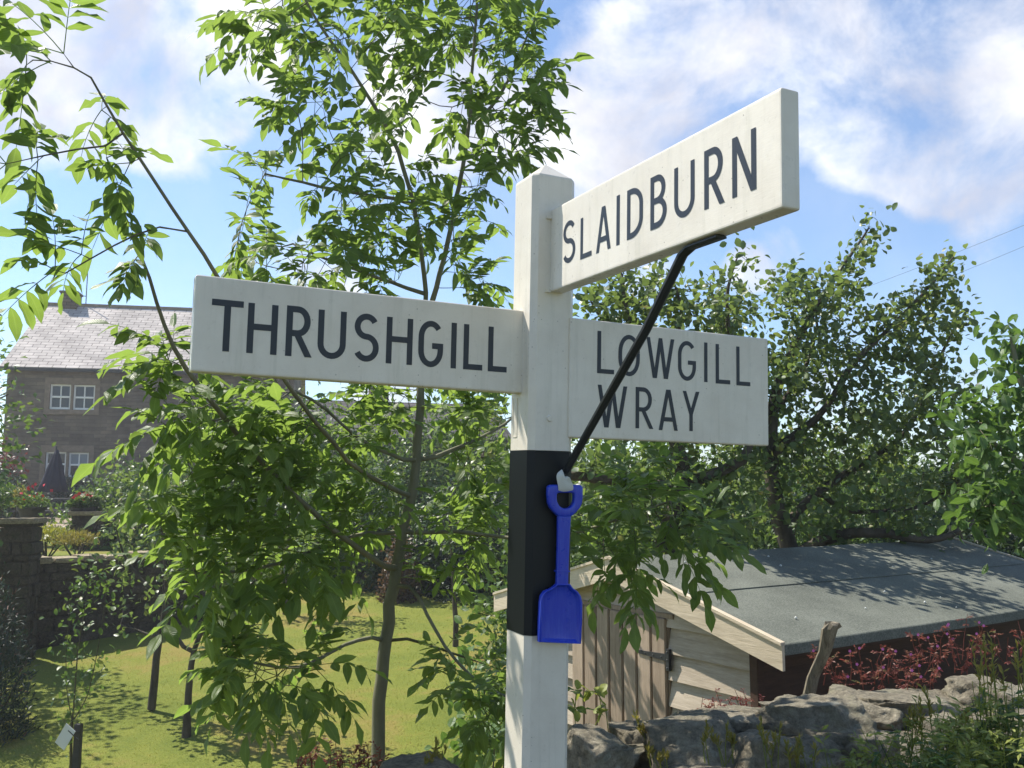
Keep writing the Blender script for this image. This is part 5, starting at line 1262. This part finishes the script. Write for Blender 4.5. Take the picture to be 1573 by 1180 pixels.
# flower pots
def pot(label, px, py, Y, s, red):
    c = at(px, py, Y); z0 = gz(c.x, Y)
    if c.z-.3*s > z0+.25: z0 = c.z-.32*s
    o = thing('flower_pot', (c.x, Y, z0), label, 'flower pot', 'planted pots on the terrace'); h = max(.2, min(.5, c.z-z0))
    bm = bmesh.new(); bmesh.ops.create_cone(bm, cap_ends=True, segments=24, radius1=.12*s, radius2=.19*s, depth=h, matrix=Matrix.Translation((0, 0, h/2))); bmesh.ops.create_cone(bm, cap_ends=True, segments=24, radius1=.205*s, radius2=.205*s, depth=.05, matrix=Matrix.Translation((0, 0, h-.024))); bmobj('pot', bm, 'clay_pot', o)
    n = 420; d = unit(rng.normal(0, 1, (n, 3))); d[:, 2] = abs(d[:, 2]); B = np.array([c.x, Y, z0+h])+d*rng.random((n, 1))**.5*np.array([.28, .25, .22])*s; ac = Acc(); leaves(ac, B, d+rng.normal(0, .5, (n, 3)), rng.normal(0, 1, (n, 3))+[0, 0, 1], .07, .05, PR_LOW, .2, .2); ac.build('foliage', 'hedge_leaf', o)
    n = 16; d = unit(rng.normal(0, 1, (n, 3))); d[:, 2] = abs(d[:, 2])+.3; B = np.array([c.x+(.08 if red else 0), Y, z0+h+.04])+d*np.array([.22, .22, .22])*s; ac = Acc(); leaves(ac, B, d, rng.normal(0, 1, (n, 3)), .07, .07, PR_LOW, .2, .2); ac.build('blossom', 'red_petal' if red else 'white_petal', o)
pot('dark pot of red flowers left of the picnic table', 49, 779, 16.5, 1.2, True)
pot('low pot of red flowers on the left half of the smaller stone pillar', 119, 779, 15.75, .62, True)
pot('low pot of cream flowers on the right half of the smaller stone pillar', 138, 778, 15.8, .62, False)

# ------------------------------------------------------------------ plants on and in front of the wall
def wallpt(u, v, z=None):
    p = WC+d1*u+d2*v; p.z = (topz(u) if z is None else z); return p
def herb(name, label, px, py, Y, w, h, m, nst, leafsz, group, flowers=0, depth=.12, wr=.35, finely=True, cat='plant', lean=.5, stem_m=None, base_z=None):
    c = at(px, py, Y); o = thing(name, c, label, cat, group); st_, lf_ = Acc(), Acc(); fl = []
    for k in range(nst):
        b0 = np.array(c)+np.array([rng.uniform(-.5, .5)*w, rng.uniform(-.5, .5)*depth, -.05]); hh = h*rng.uniform(.5, 1.1); a = rng.uniform(0, 6.28)
        tipp = b0+np.array([math.cos(a)*hh*lean*rng.random(), math.sin(a)*hh*lean*.6*rng.random(), hh]); mid = (b0+tipp)/2+rng.normal(0, .015, 3)
        P = np.array([b0, mid, tipp]); V, Q = tube(P, [.0022, .0017, .001], 4); st_.add(V, Q=Q, var=.4)
        for q in range(5):
            t = rng.uniform(.25, 1.); p = (1-t)**2*b0+2*t*(1-t)*mid+t*t*tipp; n = 7 if finely else 4
            dd = unit(rng.normal(0, 1, 3)+np.array([0, 0, .3])); B, D = [], []
            e = p+dd*leafsz*rng.uniform(.5, 1.2); V, Q = tube(np.array([p, (p+e)/2, e]), [.0009, .0008, .0007], 3); st_.add(V, Q=Q, var=.5)
            sd = unit(np.cross(dd, [0, 0, 1.])+1e-3)
            for s in range(n):
                x = .3+.7*s/(n-1); B.append(p+(e-p)*x); D.append(dd*.6+sd*(1 if s % 2 else -1)*.9+rng.normal(0, .15, 3))
            leaves(lf_, np.array(B), np.array(D), unit(rng.normal(0, .4, (n, 3))+[0, 0, 1]), leafsz*rng.uniform(.35, .6, n), leafsz*wr*.5, PR_LOW, .2, .2, np.full(n, rng.random()))
        fl.append(tipp)
    st_.build('stems', stem_m or m, o, True); lf_.build('foliage', m, o)
    for k in range(min(flowers, len(fl))):
        ac = Acc(); p = fl[k]+np.array([0, -.005, .004]); D = np.array([[math.cos(a), -.2, math.sin(a)] for a in np.arange(5)*1.2566]); leaves(ac, np.tile(p, (5, 1)), D, np.tile([0., -1, .2], (5, 1)), .008, .0075, PR_LOW, 0., .1); ac.build('flower', 'pink_petal', o)
    return o
hp = [(1310, 1030, 4.25, .16), (1370, 1025, 4.3, .2), (1430, 1018, 4.4, .22), (1490, 1000, 4.5, .24), (1550, 985, 4.6, .18), (1400, 1050, 4.2, .15), (1340, 1055, 4.15, .15), (1460, 1010, 4.45, .2)]
for i, (px, py, Y, h) in enumerate(hp):
    herb('herb_robert', ['red stemmed wildflower clump nearest the leaning stake', 'red wildflower clump beside the leaning stake, second along', 'dense crimson wildflower clump on the middle of the wall top', 'tall red wildflower clump under the shed eave', 'red wildflower clump at the right edge of the picture', 'small red clump low on the pale wall stones', 'small red clump just right of the lichened boulder', 'thick red clump between the middle and the tall one'][i], px, py+2, Y, .36, h*.85, 'robert_leaf', 7, .040, 'red herb robert on the wall', flowers=3, depth=.2)
herb('herb_robert', 'sparse red wildflower in front of the shed gable boards', 1150, 1110, 3.9, .14, .16, 'robert_leaf', 16, .035, 'red herb robert on the wall', flowers=0)
herb('herb_robert', 'thin brownish wildflower left of the pale stone before the shed gable', 1090, 1110, 3.85, .12, .15, 'robert_leaf', 10, .035, 'red herb robert on the wall', flowers=0)
herb('herb_robert', 'withered brown weeds beside the foot of the ash trunk', 520, 1185, 3.3, .30, .14, 'robert_leaf', 22, .04, 'red herb robert on the wall', flowers=0)
fp = [(1300, 1170, 2.9, .16, 'fern_leaf'), (1385, 1165, 2.85, .22, 'fern_leaf'), (1460, 1150, 2.9, .24, 'fern_leaf'), (1540, 1120, 3.0, .26, 'fern_leaf'), (1500, 1180, 2.7, .24, 'fern_leaf'), (1420, 1190, 2.7, .20, 'hedge_leaf'), (1560, 1170, 2.8, .26, 'hedge_leaf')]
fl_ = ['small dark ferny plant at the foot of the lichened boulder', 'ferny green plant right of the lichened boulder', 'bright ferny green plant in the middle of the verge corner', 'tall ferny plant at the right edge above the others', 'lush ferny plant in the bottom right corner', 'low dark leafy plant on the bottom edge of the corner', 'dark leafy plant at the extreme bottom right']
for i, (px, py, Y, h, m_) in enumerate(fp): herb('verge_plant', fl_[i], px+18, py+42, Y, .22, h, m_, 20, .075, 'leafy plants on the verge', depth=.25, wr=.3)
def budstalks(label, px, py, Y, n, h, w):
    c = at(px, py, Y); o = thing('bud_plant', c, label, 'plant', 'yellow budded stalks by the wall'); st_, lf_ = Acc(), Acc()
    for k in range(n):
        b0 = np.array(c)+np.array([rng.uniform(-.5, .5)*w, rng.uniform(-.05, .05), -.08]); hh = h*rng.uniform(.6, 1.1); tp2 = b0+np.array([rng.normal(0, .02), rng.normal(0, .02), hh]); V, Q = tube(np.array([b0, (b0+tp2)/2+rng.normal(0, .004, 3), tp2]), [.0018, .0015, .0012], 4); st_.add(V, Q=Q)
        m_ = 16; f = rng.uniform(.62, 1., m_)[:, None]; B = b0*(1-f)+tp2*f; D = rng.normal(0, .5, (m_, 3))+[0, 0, 1.1]; leaves(lf_, B, D, rng.normal(0, 1, (m_, 3)), .026, .007, PR_LOW, .1, .2)
    st_.build('stems', 'fern_leaf', o); lf_.build('buds', 'bud_leaf', o)
for a in (('cluster of yellow budded stalks left of the lichened boulder', 1195, 1165, 2.95, 7, .18, .10), ('yellow budded stalks below the lichened boulder', 1240, 1180, 2.9, 6, .18, .09), ('tall budded stalks right of the ferny plant', 1430, 1120, 2.9, 9, .2, .16), ('tallest budded stalks at the right edge of the verge', 1540, 1080, 2.9, 12, .26, .16), ('sparse budded stalks on the dark boulder beneath the door', 1000, 1150, 3.05, 6, .10, .12), ('single tuft of buds against the door boards', 985, 1110, 3.3, 5, .10, .04), ('budded stalks on the wall left of the post', 655, 1165, 3.0, 5, .12, .06), ('thin budded stalks on the boulder left of the red weeds', 1100, 1135, 3.0, 7, .12, .12)): budstalks(*a)
# climbing weed between post and door
cw = at(915, 1130, 3.3); o = thing('bindweed', cw, 'thin trailing weed with round leaves right beside the post foot', 'plant'); st_, lf_ = Acc(), Acc()
for P in ([(885, 1150), (883, 1090), (886, 1060)], [(905, 1130), (925, 1095), (920, 1065)], [(935, 1130), (930, 1085), (915, 1062), (905, 1062)]):
    Q_ = np.array([at(*p, 3.3) for p in P]); V, Q = tube(Q_, np.full(len(P), .0016), 4); st_.add(V, Q=Q)
    for p in Q_: leaves(lf_, np.tile(p, (3, 1)), rng.normal(0, 1, (3, 3)), rng.normal(0, .5, (3, 3))+[0, 0, 1], .045, .034, PR_OVAL, .1, .2)
st_.build('stems', 'fern_leaf', o); lf_.build('foliage', 'fern_leaf', o, True)

# ------------------------------------------------------------------ mown grass
n = 90000; yy = rng.random(n)**1.5*13+6.0; xx = rng.uniform(-.66, .10, n)*yy; 
B = np.array([(x, y, gz(x, y)) for x, y in zip(xx, yy)]); keep = ~((B[:, 0] < -3.4) & (B[:, 1] > 12.6)); B = B[keep]; n = len(B)
ac = Acc(); a = rng.uniform(0, 6.28, n); D = np.stack([np.cos(a)*.6, np.sin(a)*.6, np.ones(n)], 1)+rng.normal(0, .15, (n, 3)); L = rng.uniform(.008, .020, n)*(B[:, 1]/9)**.5
S = unit(np.cross(D, rng.normal(0, 1, (n, 3)))); w = L[:, None]*.16; V = np.stack([B-S*w, B+S*w, B+unit(D)*L[:, None]], 1).reshape(-1, 3)
pv_ = np.array([noise.noise(Vector((x*.55, y*.55, 9))) for x, y in B[:, :2]]); vr = np.clip(.47+pv_*1.25+rng.normal(0, .08, n), 0, 1)
ac.add(V, T=np.arange(3*n).reshape(-1, 3), var=np.repeat(vr, 3)); tag(ac.build('lawn_grass', 'grass_blade'), 'short mown grass covering the lawn', 'grass', kind='stuff')
# tufts of grass on the verge
n = 9000; uu = rng.uniform(-.9, 3.4, n); vv_ = rng.uniform(-1.2, -.2, n); B = []
for u_, v_ in zip(uu, vv_): p = WC+d1*u_+d2*v_; B.append((p.x, p.y, gz(p.x, p.y)))
B = np.array(B); D = rng.normal(0, .3, (n, 3))+[0, 0, 1]; ac = Acc(); leaves(ac, B, D, rng.normal(0, 1, (n, 3)), rng.uniform(.05, .20, n), .006, PR_LOW, .3, .2); tag(ac.build('verge_grass', 'grass_blade'), 'rough grass on the verge in front of the stone wall', 'grass', kind='stuff')
# ------------------------------------------------------------------ overhead wires
for lab, p0, p1 in (('upper thin overhead wire crossing the right sky', (1250, 470, 26), (1640, 318, 19)), ('lower thin overhead wire crossing the right sky', (1250, 505, 27), (1640, 350, 20))):
    a_, b_ = at(*p0), at(*p1); P = np.array([np.array(a_)*(1-t)+np.array(b_)*t-np.array([0, 0, .25*t*(1-t)]) for t in np.linspace(0, 1, 12)]); V, Q = tube(P, np.full(12, .004), 5); ac = Acc(); ac.add(V, Q=Q); tag(ac.build('overhead_wire', 'dark_metal', None, True), lab, 'wire', 'overhead wires')

# ------------------------------------------------------------------ bright summer haze in the air
bm = bmesh.new(); bbox(bm, (-1000, -160, -3.2), (1000, 1600, 13.5)); o = bmobj('haze', bm, None); tag(o, 'thin bright summer haze in the air', 'haze', kind='stuff')
hm = bpy.data.materials.new('haze_air'); hm.use_nodes = True; t = hm.node_tree; t.nodes.clear(); out = N(t, 'ShaderNodeOutputMaterial'); pv2 = N(t, 'ShaderNodeVolumePrincipled')
pv2.inputs['Color'].default_value = (.93, .96, 1, 1); pv2.inputs['Density'].default_value = .0017; pv2.inputs['Anisotropy'].default_value = .35; t.links.new(pv2.outputs[0], out.inputs['Volume']); o.data.materials.append(hm)
